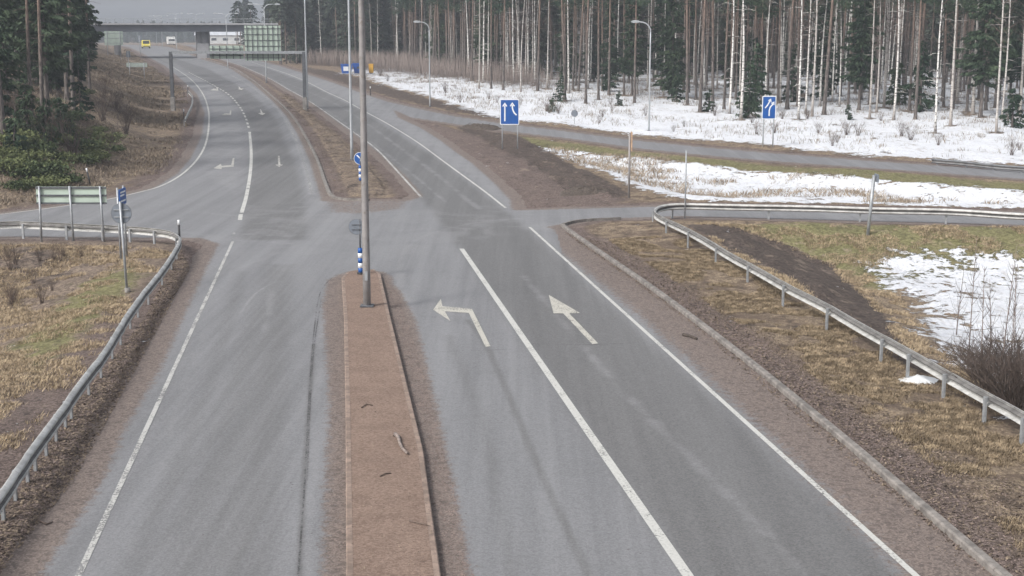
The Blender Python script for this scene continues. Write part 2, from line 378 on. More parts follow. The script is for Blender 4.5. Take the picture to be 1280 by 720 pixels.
# --- ground
def ground_material():
    t = NT('ground_cover'); p = t.pos()
    n_big = t.noise(.35, 4, .6); n_med = t.noise(1.7, 4, .65); n_fine = t.noise(7, 6, .8); n_vf = t.noise(24, 4, .8)
    fib = t.noise(1.0, 4, .7, vec=t.mapv(p, (22, 7, 7), (0, 0, .5)))
    # dry grass
    g = t.mix(t.rng(n_fine, .36, .64), (.10,.075,.055), (.33,.255,.175))
    g = t.mix(t.rng(fib, .48, .68), g, (.43,.34,.235))
    g = t.mix(t.math('MULTIPLY', t.rng(n_big, .48, .60), .6), g, (.105,.078,.062))
    g = t.mix(t.math('MULTIPLY', t.rng(n_med, .44, .62), .75), g, (.125,.092,.072))
    g = t.mix(t.math('MULTIPLY', t.rng(n_vf, .54, .66), .6), g, (.075,.055,.045))
    # brown leaf litter and heather
    br = t.mix(t.rng(n_fine, .35, .65), (.08,.062,.052), (.32,.25,.19))
    c = t.mix(t.rng(t.math('ADD', t.attr('litter'), t.math('MULTIPLY', t.math('SUBTRACT', n_med, .5), 1.3)), .35, .65), g, br)
    # green
    gr = t.mix(t.rng(n_fine, .35, .65), (.095,.092,.042), (.27,.25,.125))
    c = t.mix(t.rng(t.math('ADD', t.attr('green'), t.math('MULTIPLY', t.math('SUBTRACT', n_med, .52), 1.6)), .35, .75), c, gr)
    # soil
    so = t.mix(t.rng(n_fine, .34, .66), (.045,.035,.03), (.15,.118,.10))
    c = t.mix(t.rng(t.math('ADD', t.attr('soil'), t.math('MULTIPLY', t.math('SUBTRACT', n_med, .5), 1.1)), .4, .6), c, so)
    # red gravel
    v = t.vor(18, out=1); vs = t.n('ShaderNodeSeparateColor'); t.l(v, vs.inputs[0])
    rg = t.mix(vs.outputs[0], (.085,.063,.055), (.25,.195,.172))
    rg = t.mix(t.math('MULTIPLY', t.rng(n_vf, .48, .62), .75), rg, (.055,.042,.037))
    rg = t.mix(t.math('MULTIPLY', t.rng(n_vf, .40, .30), .5), rg, (.34,.27,.21))
    c = t.mix(t.rng(t.math('ADD', t.attr('gravel'), t.math('MULTIPLY', t.math('SUBTRACT', n_fine, .5), 1.3)), .35, .65), c, rg)
    n_str = t.noise(1.0, 5, .7, vec=t.mapv(p, (1.8,.7,1), (0,0,.9)), dist=.6)
    far_var = t.math('ADD', t.math('MULTIPLY', n_str, .6), t.math('MULTIPLY', n_med, .5))
    c = t.mix(t.math('MULTIPLY', t.rng(far_var, .56, .70), .55), c, (.045,.036,.031))
    c = t.mix(t.math('MULTIPLY', t.rng(far_var, .50, .38), .45), c, (.36,.29,.22))
    # snow
    nz = t.math('ADD', t.math('MULTIPLY', t.math('SUBTRACT', n_med, .5), 1.7), t.math('MULTIPLY', t.math('SUBTRACT', n_fine, .5), 1.0))
    nz = t.math('ADD', nz, t.math('MULTIPLY', t.math('SUBTRACT', n_big, .5), 1.2))
    sn = t.rng(t.math('ADD', t.attr('snow'), nz), .46, .54)
    snc = t.mix(t.rng(n_fine, .35, .65), (.60,.62,.66), (.80,.81,.83))
    snc = t.mix(t.math('MULTIPLY', t.rng(n_str, .48, .34), .45), snc, (.40,.37,.34))
    snc = t.mix(t.math('MULTIPLY', t.rng(n_vf, .62, .75), .5), snc, (.40,.34,.28))
    c = t.mix(sn, c, snc)
    h = t.math('ADD', t.math('MULTIPLY', n_fine, 1.0), t.math('MULTIPLY', n_vf, .5))
    h = t.math('ADD', h, t.math('MULTIPLY', sn, 2.2))
    return t.done(t.bsdf(c, .95, normal=t.bump(h, .06, .9), spec=.2))
def road_material():
    t = NT('asphalt'); p = t.pos()
    rot = (0, 0, -math.radians(8))
    streak = t.noise(1.0, 5, .65, vec=t.mapv(p, (1.3,.035,1), rot), dist=.3); streak2 = t.noise(1.0, 4, .65, vec=t.mapv(p, (4,.09,1), rot))
    blot = t.noise(.45, 5, .65, dist=.8); fine = t.noise(24, 4, .8); mid = t.noise(5, 5, .7)
    v = t.vor(30, out=1); vs = t.n('ShaderNodeSeparateColor'); t.l(v, vs.inputs[0])
    v2 = t.vor(11, out=1); vs2 = t.n('ShaderNodeSeparateColor'); t.l(v2, vs2.inputs[0])
    pale = t.mix(t.rng(streak, .3, .7), (.172,.173,.178), (.236,.237,.244))
    dark = t.mix(t.rng(streak, .3, .7), (.118,.117,.116), (.158,.157,.156))
    d = t.math('ADD', t.attr('worn'), t.math('MULTIPLY', t.math('SUBTRACT', streak2, .5), .8))
    c = t.mix(t.rng(d, .05, 1.0), pale, dark)
    c = t.mix(t.math('MULTIPLY', t.rng(t.math('ADD', t.attr('dust'), t.math('MULTIPLY', t.math('SUBTRACT', blot, .5), 1.5)), .30, .95), .7), c, (.29,.288,.292))
    c = t.mix(t.math('MULTIPLY', t.rng(blot, .52, .72), .22), c, (.12,.12,.122))
    c = t.mix(t.math('MULTIPLY', t.rng(mid, .5, .75), .22), c, (.11,.108,.108))
    c = t.mix(.16, c, t.mix(vs.outputs[0], (.05,.05,.052), (.38,.375,.38)))
    c = t.mix(t.math('MULTIPLY', t.rng(fine, .58, .72), .28), c, (.075,.073,.073))
    c = t.mix(t.math('MULTIPLY', t.rng(fine, .42, .30), .22), c, (.36,.36,.365))
    spot = t.math('MULTIPLY', t.rng(t.vor(3.2), .085, .05), t.rng(t.noise(.9, 2), .5, .6))
    c = t.mix(t.math('MULTIPLY', spot, .7), c, (.07,.06,.055))
    sa = t.mix(vs.outputs[1], (.11,.085,.072), (.255,.20,.168))
    sa = t.mix(t.math('MULTIPLY', t.rng(vs2.outputs[0], .78, .84), .55), sa, (.075,.055,.047))
    sa = t.mix(t.math('MULTIPLY', t.rng(fine, .52, .68), .5), sa, (.075,.057,.05))
    sf = t.rng(t.math('ADD', t.attr('sand'), t.math('ADD', t.math('MULTIPLY', t.math('SUBTRACT', mid, .5), 1.3), t.math('MULTIPLY', t.math('SUBTRACT', fine, .5), .9))), .32, .70)
    c = t.mix(t.math('MULTIPLY', sf, .88), c, sa)
    h = t.math('ADD', fine, t.math('MULTIPLY', vs.outputs[0], .6))
    return t.done(t.bsdf(c, .82, normal=t.bump(h, .012, .8), spec=.3))
def paint_material(name, col, wear=.5, lo=.42):
    t = NT(name); a = t.noise(17, 5, .8); b = t.noise(.9, 4, .65)
    k = t.math('ADD', t.math('MULTIPLY', a, .7), t.math('MULTIPLY', b, .45))
    c = t.mix(t.rng(a, .35, .7), tuple(x*.8 for x in col), col)
    sh = t.n('ShaderNodeMixShader'); tr = t.n('ShaderNodeBsdfTransparent')
    t.l(t.rng(k, lo+wear*.1, lo+wear*.1+.12), sh.inputs[0]); t.l(tr.outputs[0], sh.inputs[1]); t.l(t.bsdf(c, .7), sh.inputs[2])
    return t.done(sh.outputs[0])
def island_material():
    t = NT('island_surface'); f = t.noise(22, 4, .8); m = t.noise(1.4, 4, .6); v = t.vor(28, out=1)
    vs = t.n('ShaderNodeSeparateColor'); t.l(v, vs.inputs[0])
    c = t.mix(t.rng(m, .3, .7), (.185,.125,.095), (.25,.175,.135))
    c = t.mix(.45, c, t.mix(vs.outputs[0], (.10,.07,.056), (.31,.235,.19)))
    c = t.mix(t.math('MULTIPLY', t.rng(t.noise(11, 4, .85), .60, .66), .8), c, (.07,.05,.042))
    return t.done(t.bsdf(c, .92, normal=t.bump(f, .01, .8), spec=.25))
M['ground'] = ground_material(); M['road'] = road_material()
M['paint'] = paint_material('road_paint', (.56,.555,.52), .4, .385)
M['paint_worn'] = paint_material('worn_road_paint', (.40,.40,.39), .5, .49)
M['paint_cream'] = paint_material('arrow_paint', (.52,.50,.44), .4, .395)
M['paint_worn_arrow'] = paint_material('worn_arrow_paint', (.54,.525,.48), .3, .41)
M['paint_soft'] = paint_material('scuffed_road_paint', (.50,.495,.47), .5, .42)
M['crack'] = paint_material('tar_joint', (.075,.072,.07), .5, .50)
M['island'] = island_material()

# ------------------------------------------------------------------ ground and road sheets
ys = [-6.0]
while ys[-1] < 17: ys.append(ys[-1] + .6)
while ys[-1] < 520: ys.append(ys[-1] + min(max(ys[-1]**2/14450*1.25, .05), 2.0))
while ys[-1] < 1500: ys.append(ys[-1] * 1.03)
ys = np.array(ys)
sf = np.linspace(-.40, .40, 680); wing = .40 + np.cumsum(np.geomspace(.004, .12, 34))
ss = np.concatenate([-wing[::-1], sf, wing])
Yg, Sg = np.meshgrid(ys, ss, indexing='ij'); Xg = Sg * np.maximum(Yg, 17.0)
X = Xg.ravel(); Y = Yg.ravel()
R, R2, OFF = features(X, Y)
NR, NC = Yg.shape
def grid_mesh(name, Z, keep, mat, attrs):
    idx = np.arange(NR*NC).reshape(NR, NC)
    q = np.stack([idx[:-1,:-1], idx[:-1,1:], idx[1:,1:], idx[1:,:-1]], -1).reshape(-1, 4)
    q = q[keep[q].any(1)] if keep is not None else q
    used = np.unique(q); rem = np.full(NR*NC, -1); rem[used] = np.arange(len(used)); q = rem[q]
    me = bpy.data.meshes.new(name); co = np.stack([X, Y, Z], -1)[used]
    me.vertices.add(len(used)); me.vertices.foreach_set('co', co.astype(np.float32).ravel())
    me.loops.add(q.size); me.loops.foreach_set('vertex_index', q.astype(np.int32).ravel())
    me.polygons.add(len(q)); me.polygons.foreach_set('loop_start', np.arange(0, q.size, 4, dtype=np.int32))
    me.polygons.foreach_set('loop_total', np.full(len(q), 4, np.int32))
    me.polygons.foreach_set('use_smooth', np.ones(len(q), bool))
    for k, a in attrs.items():
        at = me.attributes.new(k, 'FLOAT', 'POINT'); at.data.foreach_set('value', a[used].astype(np.float32))
    me.materials.append(mat); me.update(calc_edges=True); return me
def soft(poly, w): return smooth(w, -w, sdf(poly, X, Y))
snow = np.maximum.reduce([soft(S_SNOW1, 2.0)*.86, soft(S_SNOW2, .9)*.79, soft(S_SNOW3, 1.6)*.745])
depth = smooth(150, 230, Y)
snow = snow * (1 - .2*depth) * (1 - .45*smooth(13, -6, X)*smooth(150, 60, Y)*0)
snow = snow * np.where(Y > 90, 1 - .22*smooth(0, -30, X), 1)
green = np.maximum.reduce([soft(p, 1.2) for p in S_GREEN]) * .85
soil = np.maximum.reduce([soft(p, .6) for p in S_SOIL[:3]] + [soft(S_SOIL[3], .5)*.42, soft(S_SOIL[4], 3)*.5])
red = np.maximum.reduce([soft(p, 1.3) for p in S_RED]) * .82
gravel = np.maximum(red, smooth(1.6, .2, R)*.9)
gravel = gravel * (1 - smooth(0, .4, -sdf(MEDIAN, X, Y, 3))*.8)
left = smooth(-6, -14, X) ; litter = np.where(Y > 62, left*.6, left*.8)
litter = np.maximum(litter*np.where(Y > 62, .75, 1), soft(S_SNOW1, 6)*.8)
litter = np.maximum(litter, .62*soft(MEDIAN, .5)); soil = soil*(1 - .35*smooth(90, 130, Y)*(fbm(X, Y, 2.5, 31) > .45))
Zg = base_z(Y) + OFF + .05*snow*smooth(.2, 1.5, R)
link('ground', grid_mesh('ground', Zg, None, M['ground'], dict(snow=snow, green=green, soil=soil, gravel=gravel, litter=litter)),
     label='verges, ditches and forest floor with dry grass, gravel and snow', kind='structure')
# worn wheel paths, dust and sand on the asphalt
WORN = [(pts([(1385,1500),(865,720),(577,312),(540,262),(483,199),(440,165),(384,125),(340,98),(300,81),(330,84),(380,103),(455,141),(552,202),(622,257),(665,292),(1125,720),(2000,1500)]), 1.0),
        (pts([(300,300),(307,255),(316,200),(314,165),(303,138),(280,115),(235,92),(190,70),(205,68),(260,86),(312,115),(345,148),(368,200),(380,245),(385,300)]), .85),
        (pts([(40,1500),(190,720),(330,330),(372,330),(330,720),(280,1500)]), .55)]
worn = np.zeros(X.size)
for p, a in WORN: worn = np.maximum(worn, a*smooth(.55, -.45, sdf(p, X, Y)))
lane_u = pts([(1690,1500),(1000,720),(620,288),(585,255),(515,199),(415,130)])
dust = .45*soft(pts([(250,300),(270,250),(420,250),(530,255),(650,262),(700,283),(640,300),(560,330),(500,350),(440,335),(390,370),(340,360),(300,320)]), 3.0) \
     + .35*smooth(2.5, .5, -R)*(-R > 0)
def dline(px, w):
    q = smooth_line(pts(px)); P = np.array(q); d = np.full(X.shape, 9.0)
    m = (X > P[:,0].min()-2) & (X < P[:,0].max()+2) & (Y > P[:,1].min()-2) & (Y < P[:,1].max()+2); a = X[m]; b = Y[m]; r = np.full(a.shape, 9.0)
    for (x0, y0), (x1, y1) in zip(q[:-1], q[1:]):
        ex, ey = x1-x0, y1-y0; t = np.clip(((a-x0)*ex+(b-y0)*ey)/(ex*ex+ey*ey+1e-9), 0, 1); r = np.minimum(r, np.hypot(a-x0-t*ex, b-y0-t*ey))
    d[m] = r; return smooth(w, 0, d)
for px_, w_, a_ in (([(180,285),(380,302),(600,278),(800,266),(1100,270)], .8, .5), ([(220,262),(380,276),(540,268),(700,268)], .7, .5), ([(300,335),(400,300),(560,285),(720,270)], .5, .5),
        ([(330,420),(352,340),(420,290),(560,275)], .35, .5), ([(300,392),(318,368),(340,354)], .12, .8), ([(520,420),(500,350),(520,300),(620,275),(800,268)], .5, .6), ([(390,243),(380,203),(366,166),(346,134),(317,110),(285,92)], .5, .9),
        ([(560,255),(500,205),(440,160),(400,132)], .3, .6), ([(385,720),(396,520),(404,400)], .3, .5), ([(296,292),(372,296)], .25, .7), ([(296,300),(380,305)], .25, .7), ([(150,720),(262,400),(310,300)], .5, .4), ([(560,720),(530,500),(515,400)], .6, .5)):
    dust = np.maximum(dust, a_*dline(px_, w_))
for px_, w_, a_ in (([(150,760),(262,480),(303,340)], .6, .38), ([(318,760),(348,480),(352,340)], .65, .42), ([(790,900),(735,720),(680,600),(612,440),(585,400)], .2, .6), ([(650,760),(600,520),(560,420)], .4, .35),
        ([(955,720),(745,480),(640,345)], .35, .35), ([(1090,720),(830,480),(690,345)], .4, .3), ([(372,790),(380,600),(392,430)], .13, .7)):
    worn = np.maximum(worn, a_*dline(px_, w_)); worn = np.clip(worn + .25*a_*dline(px_, w_), 0, 1.25)
dust = np.maximum(dust, .55*dline([(1330,1100),(1010,720),(770,480),(655,345)], .45)); dust = np.maximum(dust, .6*dline([(600,262),(520,199),(420,130),(350,101)], .5))
dust = np.maximum(dust, .6*soft(pts([(250,215),(262,175),(263,140),(245,108),(215,82),(185,66),(200,66),(250,95),(290,125),(306,160),(308,200),(298,250)]), .6))
dust = np.maximum(dust, .6*soft(pts([(632,258),(552,198),(483,152),(408,114),(345,88),(382,93),(463,119),(502,147),(580,192),(650,258)]), .6))
near_isl = smooth(.75, .15, sdf(ISLAND, X, Y))
RSAND = pts([(470,338),(500,362),(520,400),(545,500),(575,640),(590,720),(700,1500),(650,1500),(550,720),(529,569),(488,400)])
LSAND = pts([(432,340),(408,350),(402,380),(410,520),(418,720),(390,1500),(420,1500),(433,720),(430,400)])
edge_w = np.where((X > 2) & (Y < 62), 2.3, 1.0)
sand = np.maximum.reduce([smooth(1.0, .25, -R/edge_w)*.95, soft(RSAND, .35)*1.0, soft(LSAND, .3)*.85, near_isl*.8,
                          soft(pts([(400,247),(520,247),(505,262),(450,268),(410,266)]), .8)*.6])
link('road', grid_mesh('road', base_z(Y), R < .45, M['road'], dict(worn=worn, dust=dust, sand=sand)),
     label='grey asphalt highway junction with slip road and side road', kind='structure')
ROAD = bpy.data.objects['road']

# ------------------------------------------------------------------ painted markings
def ribbon(pl, w, lift=.008, smoothn=4):
    q = smooth_line(pl, smoothn) if len(pl) > 2 else pl
    q = resample(q, .6); n = len(q); vs = []; fs = []
    for i, (x, y) in enumerate(q):
        a = q[max(i-1, 0)]; b = q[min(i+1, n-1)]; tx, ty = b[0]-a[0], b[1]-a[1]; L = math.hypot(tx, ty)
        nx, ny = -ty/L*w/2, tx/L*w/2; z = float(base_z(y)) + lift + .00012*max(0, y-60)
        vs += [(x+nx, y+ny, z), (x-nx, y-ny, z)]
    for i in range(n-1): fs.append((2*i, 2*i+1, 2*i+3, 2*i+2))
    return vs, fs
def line(px, w, mat='paint', name='lane_line', dashes=None, smoothn=4):
    mb = MB(); P = pts(px)
    if dashes:
        q = resample(smooth_line(P), .5); L = len(q)*.5; s = 0
        while s < L-dashes[0]:
            a = int(s/.5); b = int((s+dashes[0])/.5)+1
            mb.add(*ribbon(q[a:b+1], w, smoothn=1)); s += sum(dashes)
    else: mb.add(*ribbon(P, w, smoothn=smoothn))
    return mb.build(name, M[mat], ROAD)
line([(-259,1500),(98,720),(291,302)], .11, 'paint_soft', name='edge_line')
line([(1401,1500),(860,720),(577,311)], .185, name='lane_line')
line([(2011,1500),(1145,720),(662,284)], .12, name='edge_line')
line([(527,247),(493,210),(470,186),(443,166),(415,146),(384,125),(359,111),(334,97),(300,82),(277,75)], .14, 'paint_soft', name='edge_line')
line([(632,260),(600,235),(552,200),(519,176),(483,154),(455,139),(430,125),(408,115),(380,101),(352,90),(315,78)], .13, name='edge_line')
line([(0,268),(60,260.5),(133,249.5),(167,242),(200,233),(226,219),(246,200),(257,180),(261,157),(260,135),(252,115),(237,98),(215,83)], .14, 'paint', 'edge_line')
line([(390,243),(380,203),(366,166),(346,134),(317,110),(285,92)], .16, 'paint_worn', 'edge_line')
line([(302,266),(308,245),(313,215),(314,190),(312,165)], .2, 'paint', 'divider_line')
line([(311,160),(306,145),(297,130),(284,117),(262,104),(235,90)], .18, 'paint', 'divider_line', dashes=(1.6, 2.2))
line([(300,275),(301,268)], .2, 'paint', 'divider_line')
line([(289,300),(293,290)], .14, 'paint_worn', 'divider_line')
line([(368,790),(374,700),(381,600),(386,500),(391,430),(399,370),(412,350),(430,337)], .035, 'crack', 'asphalt_joint')
line([(384,600),(388,500),(393,430),(402,372)], .03, 'crack', 'asphalt_joint')
line([(545,440),(600,438),(640,437)], .025, 'crack', 'asphalt_joint')
line([(660,430),(745,431),(800,428)], .03, 'crack', 'asphalt_joint')
def flat(px, name='arrow_marking', mat='paint_cream'):
    P = pts(px); mat = 'paint_worn_arrow' if px[0][1] < 240 else mat; mb = MB(); mb.add([(x, y, float(base_z(y))+.010+.00012*max(0,y-60)) for x, y in P], [tuple(range(len(P)))])
    me = mb.mesh(name, M[mat])
    if me.polygons[0].normal.z < 0: me.flip_normals()
    return link(name, me, ROAD)
flat([(686,369),(725,391.5),(711.5,392),(747.5,429.5),(740.5,430.5),(704,392),(692,392)])
flat([(541.5,387.5),(551,374),(553,383),(590,386.5),(613,433),(607,434),(586,391.5),(556,389.5),(563,401.5)])
flat([(267,210.5),(276,205),(277,207.5),(289,206.5),(291,198),(293,198),(292,208.5),(277,209.5),(277,211.5)])
flat([(344,206),(349,209),(354,206),(350.5,206),(349.5,195),(347.5,195),(348,206)])
flat([(277,144),(281,142),(287,142),(287.5,138.5),(289,138.5),(289,144),(281,144)])
flat([(322,141.5),(328,144),(332,142),(328.5,141.5),(326,137),(325,137),(326,141.5)])
flat([(263,113),(267,111),(271,111.5),(270,109),(272,109),(273,113.5)])
flat([(297,111.5),(302,112.5),(305,111),(301,110.8),(299,108.5),(298,108.5),(299,111)])

# ------------------------------------------------------------------ kerbs and traffic island
def kerb(px, name, side, w=.16, h=.13, label=None, parent=None):
    q = resample(smooth_line(pts(px), 6), .5); n = len(q); mb = MB(); vs = []; fs = []
    for i, (x, y) in enumerate(q):
        a = q[max(i-1, 0)]; b = q[min(i+1, n-1)]; tx, ty = b[0]-a[0], b[1]-a[1]; L = math.hypot(tx, ty)
        nx, ny = -ty/L*side, tx/L*side; z = float(base_z(y))
        hh = h
        for d, e in ((0,-.1),(0,hh-.03),(.03,hh),(w,hh),(w,-.1)): vs.append((x+nx*d, y+ny*d, z+e))
    for i in range(n-1):
        for k in range(4): 
            f = (5*i+k, 5*i+k+1, 5*i+k+6, 5*i+k+5); fs.append(f if side > 0 else f[::-1])
    mb.add(vs, fs); return mb.build(name, M['kerb'], parent, kind='structure' if not parent else None, label=label)
kerb([(775,274.5),(740,276),(718,278),(704,281.5),(703,285),(740,312),(805,357),(865,402),(940,461),(1053,555),(1150,640),(1242,720),(1500,940),(2217,1500)], 'kerb', 1, label='concrete kerb along the right lane beside the gravel verge')
kerb([(213,59),(230,64),(247,71),(289,84),(317,101),(345,124),(367,146),(382,169),(398,200),(410,233),(417,246),(430,250),(462,251)], 'median_kerb', -1, w=.2, label='curved pale kerb along the far median')
mb = MB()
def inset(poly, d):
    P = np.array(poly); c = []; n = len(P)
    for i in range(n):
        a = P[i-1]; b = P[i]; e = P[(i+1)%n]; t1 = (b-a)/np.linalg.norm(b-a); t2 = (e-b)/np.linalg.norm(e-b)
        nn = np.array([-(t1+t2)[1], (t1+t2)[0]]); nn /= np.linalg.norm(nn); c.append(tuple(b + nn*d))
    return c
area = sum(ISLAND[i][0]*ISLAND[(i+1)%len(ISLAND)][1]-ISLAND[(i+1)%len(ISLAND)][0]*ISLAND[i][1] for i in range(len(ISLAND)))
isl = ISLAND if area > 0 else ISLAND[::-1]
isl_in = inset(isl, .11)
n = len(isl); mb = MB()
mb.add([(x,y,-.1) for x,y in isl]+[(x,y,.12) for x,y in isl]+[(x,y,.135) for x,y in inset(isl,.02)]+[(x,y,.135) for x,y in isl_in],
       [(k*n+i,k*n+(i+1)%n,(k+1)*n+(i+1)%n,(k+1)*n+i) for k in range(3) for i in range(n)])
k_ = mb.build('island_kerb', M['island_kerb'], kind='structure', label='low kerb edging of the reddish traffic island')
mb = MB(); mb.add([(x,y,.130) for x,y in isl_in], [tuple(range(n))])
o_ = mb.build('traffic_island', M['island'], kind='structure', label='long narrow reddish paved traffic island between the lanes')

# ------------------------------------------------------------------ guardrails
W_PROF = [(.0,-.155),(.012,-.15),(.095,-.115),(.105,-.09),(.095,-.055),(.015,-.02),(.01,0),(.015,.02),(.095,.055),(.105,.09),(.095,.115),(.012,.15),(.0,.155)]
def guardrail(name, px_path, post_px, h, side, label, post_side=-1, group='galvanised steel guardrails'):
    path = [P0(*p) for p in px_path]; q = resample(smooth_line(path, 6), .35); n = len(q)
    root = empty(name, (q[0][0], q[0][1], gz(*q[0])), label=label, cat='guardrail', group=group)
    ox, oy, oz = root.location
    mb = MB(); vs = []; fs = []; m = len(W_PROF)
    for i, (x, y) in enumerate(q):
        a = q[max(i-1,0)]; b = q[min(i+1,n-1)]; tx, ty = b[0]-a[0], b[1]-a[1]; L = math.hypot(tx,ty)
        nx, ny = -ty/L*side, tx/L*side; z = float(base_z(y)) + h - .155 + .01*math.sin(i*.35)
        bo = .012 if i % 12 in (0, 1) else 0
        for o, e in W_PROF: vs.append((x+nx*(o+bo)-ox, y+ny*o-oy, z+e-oz))
    for i in range(n-1):
        for k in range(m-1): fs.append((m*i+k, m*i+k+1, m*i+m+k+1, m*i+m+k))
    mb.add(vs, fs, 0, True); mb.m = [1 if (q % (m-1)) in (4,5,6,7) else 0 for q in range(len(fs))]; rail = mb.build('rail_beam', [M['rail'], M['groove_shade']], root)  # middle faces of the profile get the painted groove shade
    sol = rail.modifiers.new('thick', 'SOLIDIFY'); sol.thickness = .006; sol.offset = 0
    # posts
    pm = MB(); pm.box((0,0,h/2-.25), (.10,.055,h+.3)); pm.box((0,.045,h-.155), (.06,.035,.12))
    pme = pm.mesh('post', M['railpost'])
    Q = np.array(q)
    for u, v in post_px:
        x, y = P0(u, v); i = int(np.argmin((Q[:,0]-x)**2+(Q[:,1]-y)**2)); i = min(max(i,1), n-2)
        tx, ty = Q[i+1]-Q[i-1]; L = math.hypot(tx,ty); nx, ny = -ty/L*side, tx/L*side
        X_, Y_ = Q[i][0]-nx*.06, Q[i][1]-ny*.06
        p = link('post', pme, root); p.location = (X_-ox, Y_-oy, float(base_z(Y_))-oz)
        p.rotation_euler = (0,0,math.atan2(-nx, ny))
    return root
guardrail('guardrail', [(1420,292),(1280,286),(1186,280.5),(1072,277.5),(960,274.5),(880,273),(844,273),(824,276),(817,282),(824,289),(840,297),(864,309),(898,331),(936,354),(982,381),(1037,412),(1103,452),(1183,500),(1230,528),(1279,558),(1420,650),(1700,830)],
    [(1390,291),(1300,287),(1186,280.5),(1072,277.5),(960,274.5),(844,273),(820,281),(836,294),(864,308),(898,330),(936,354),(982,381),(1037,412),(1103,452),(1140,473),(1183,500),(1230,528),(1279,558),(1340,598)], .72, 1,
    'long guardrail looping from the side road down the right verge')
guardrail('guardrail', [(-200,308),(0,298),(32,298),(81,300),(128,302),(165,304.5),(198,308),(216,312),(224,319),(222,328),(215,341),(205,357),(188,381),(176,396),(154,431),(129,474),(93,525),(63,570),(24,628),(10,651),(-60,755),(-200,960)],
    [(-60,301),(-15,299),(32,298),(81,300),(128,302),(165,304.5),(198,308),(222,316),(222,325),(216,338),(205,356),(188,381),(176,396),(168,411),(154,431),(143,451),(129,474),(111,497),(93,525),(84,538),(74,555),(63,570),(51,588),(40,607),(24,628),(10,651),(-8,676)], .72, 1,
    'dented guardrail rounding the left corner beside the sign posts')
guardrail('guardrail', [(235,121),(240,128),(240,138),(236,148),(231,159)], [(235,121),(240,130),(240,139),(236,149),(231,159)], .75, 1,
    'short white guardrail on the far left bend', group='galvanised steel guardrails')
guardrail('guardrail', [(1165,206),(1200,209),(1240,213),(1290,217),(1420,227)], [(1170,206),(1205,209.5),(1243,213),(1280,216),(1320,219)], .42, -1,
    'dark low guardrail on the far side of the slip road at right', group='galvanised steel guardrails')
for _c in bpy.data.objects['guardrail.003'].children:
    if _c.name.startswith('rail_beam'): _c.data.materials[0] = M['rail_dark']

# ------------------------------------------------------------------ lamp posts
def lamp(u, v, h, label, arm=None, r=(.10,.055), mat='pole_light', foot=False, sides=1, lean=0.0, armlen=1.6, ddir=-1, z0=None):
    x, y = P0(u, v); z = gz(x, y) if z0 is None else z0
    root = empty('street_lamp', (x, y, z), label=label, cat='street lamp', group='street lamps along the roads')
    mb = MB(); zs = np.linspace(-.4, h-.8, 9)
    mb.tube([(lean*t/h, 0, t) for t in zs], [r[0]+(r[1]-r[0])*max(t,0)/h for t in zs], 12)
    mb.build('pole', M[mat], root)
    for sd in ([ddir] if sides == 1 else [-1, 1]):
        a = MB(); pa = []
        for t in np.linspace(0, 1, 9):
            an = t*PI/2; pa.append((lean*(h-.8)/h + sd*(.8*(1-math.cos(an))), 0, h-.8+.8*math.sin(an)))
        pa.append((pa[-1][0]+sd*(armlen-.8), 0, h+.05)); a.tube(pa, [r[1]]*9+[.03], 8); a.build('arm', M['pole_light'], root)
        hd = MB(); cx = pa[-1][0]+sd*.25
        hd.plate([(cx-.38,h+.0),(cx-.34,h+.1),(cx-.1,h+.17),(cx+.2,h+.13),(cx+.38,h+.03),(cx+.34,h-.02),(cx-.34,h-.03)][::1], -.14, .14)
        head = hd.build('lamp_head', M['pole_light'], root)
        gl = MB(); gl.box((cx, 0, h-.045), (.5,.2,.04)); gl.build('lens', M['lamp_glass'], head)
    b = MB(); b.tube([(0,0,-.05),(0,0,.06)], .16 if foot else r[0]+.05, 12); b.box((0,0,.03), (.42 if foot else .3,.42 if foot else .3,.035)); b.build('base_plate', M['dark_metal'], root)
    if foot:
        d = MB(); d.box((0,-r[0]*.93,1.0), (.09,.02,.3)); d.build('access_door', M['galv'], root)
    return root
lamp(459, 388, 13.5, 'tall brownish lamp post standing on the near traffic island', r=(.125,.075), mat='pole', foot=True, sides=2, z0=.13)
lamp(440, 203, 12.5, 'slim pale lamp post near the tip of the far median', r=(.105,.06), sides=2)
lamp(384.5, 136, 12.5, 'lamp post on the median right behind the gantry upright', r=(.10,.06), sides=2)
lamp(333, 104, 10.6, 'double armed lamp post behind the large gantry sign', r=(.09,.06), sides=2)
lamp(285, 86, 9.6, 'lamp post on the median in front of the bridge pillar', r=(.09,.06), sides=2)
lamp(221, 62, 9.6, 'distant lamp post on the median beyond the bridge', r=(.09,.06), sides=2)
lamp(203, 58.5, 9.0, 'farthest lamp post past the yellow van under the bridge', r=(.09,.06), sides=2)
lamp(196, 57, 9.6, 'thin far lamp post left of the yellow van lane beyond the bridge', r=(.09,.06), sides=2)
lamp(247, 67, 9.4, 'lamp post right beside the bridge pillar on the far median', r=(.09,.06), sides=2)
lamp(811, 165, 9.0, 'single arm lamp post rising from the snow between the blue signs', r=(.085,.055), ddir=-1, armlen=1.0)
lamp(537.5, 133, 8.7, 'single arm lamp post at the dirt bank near the slip road start', r=(.08,.05), ddir=-1, armlen=1.0)

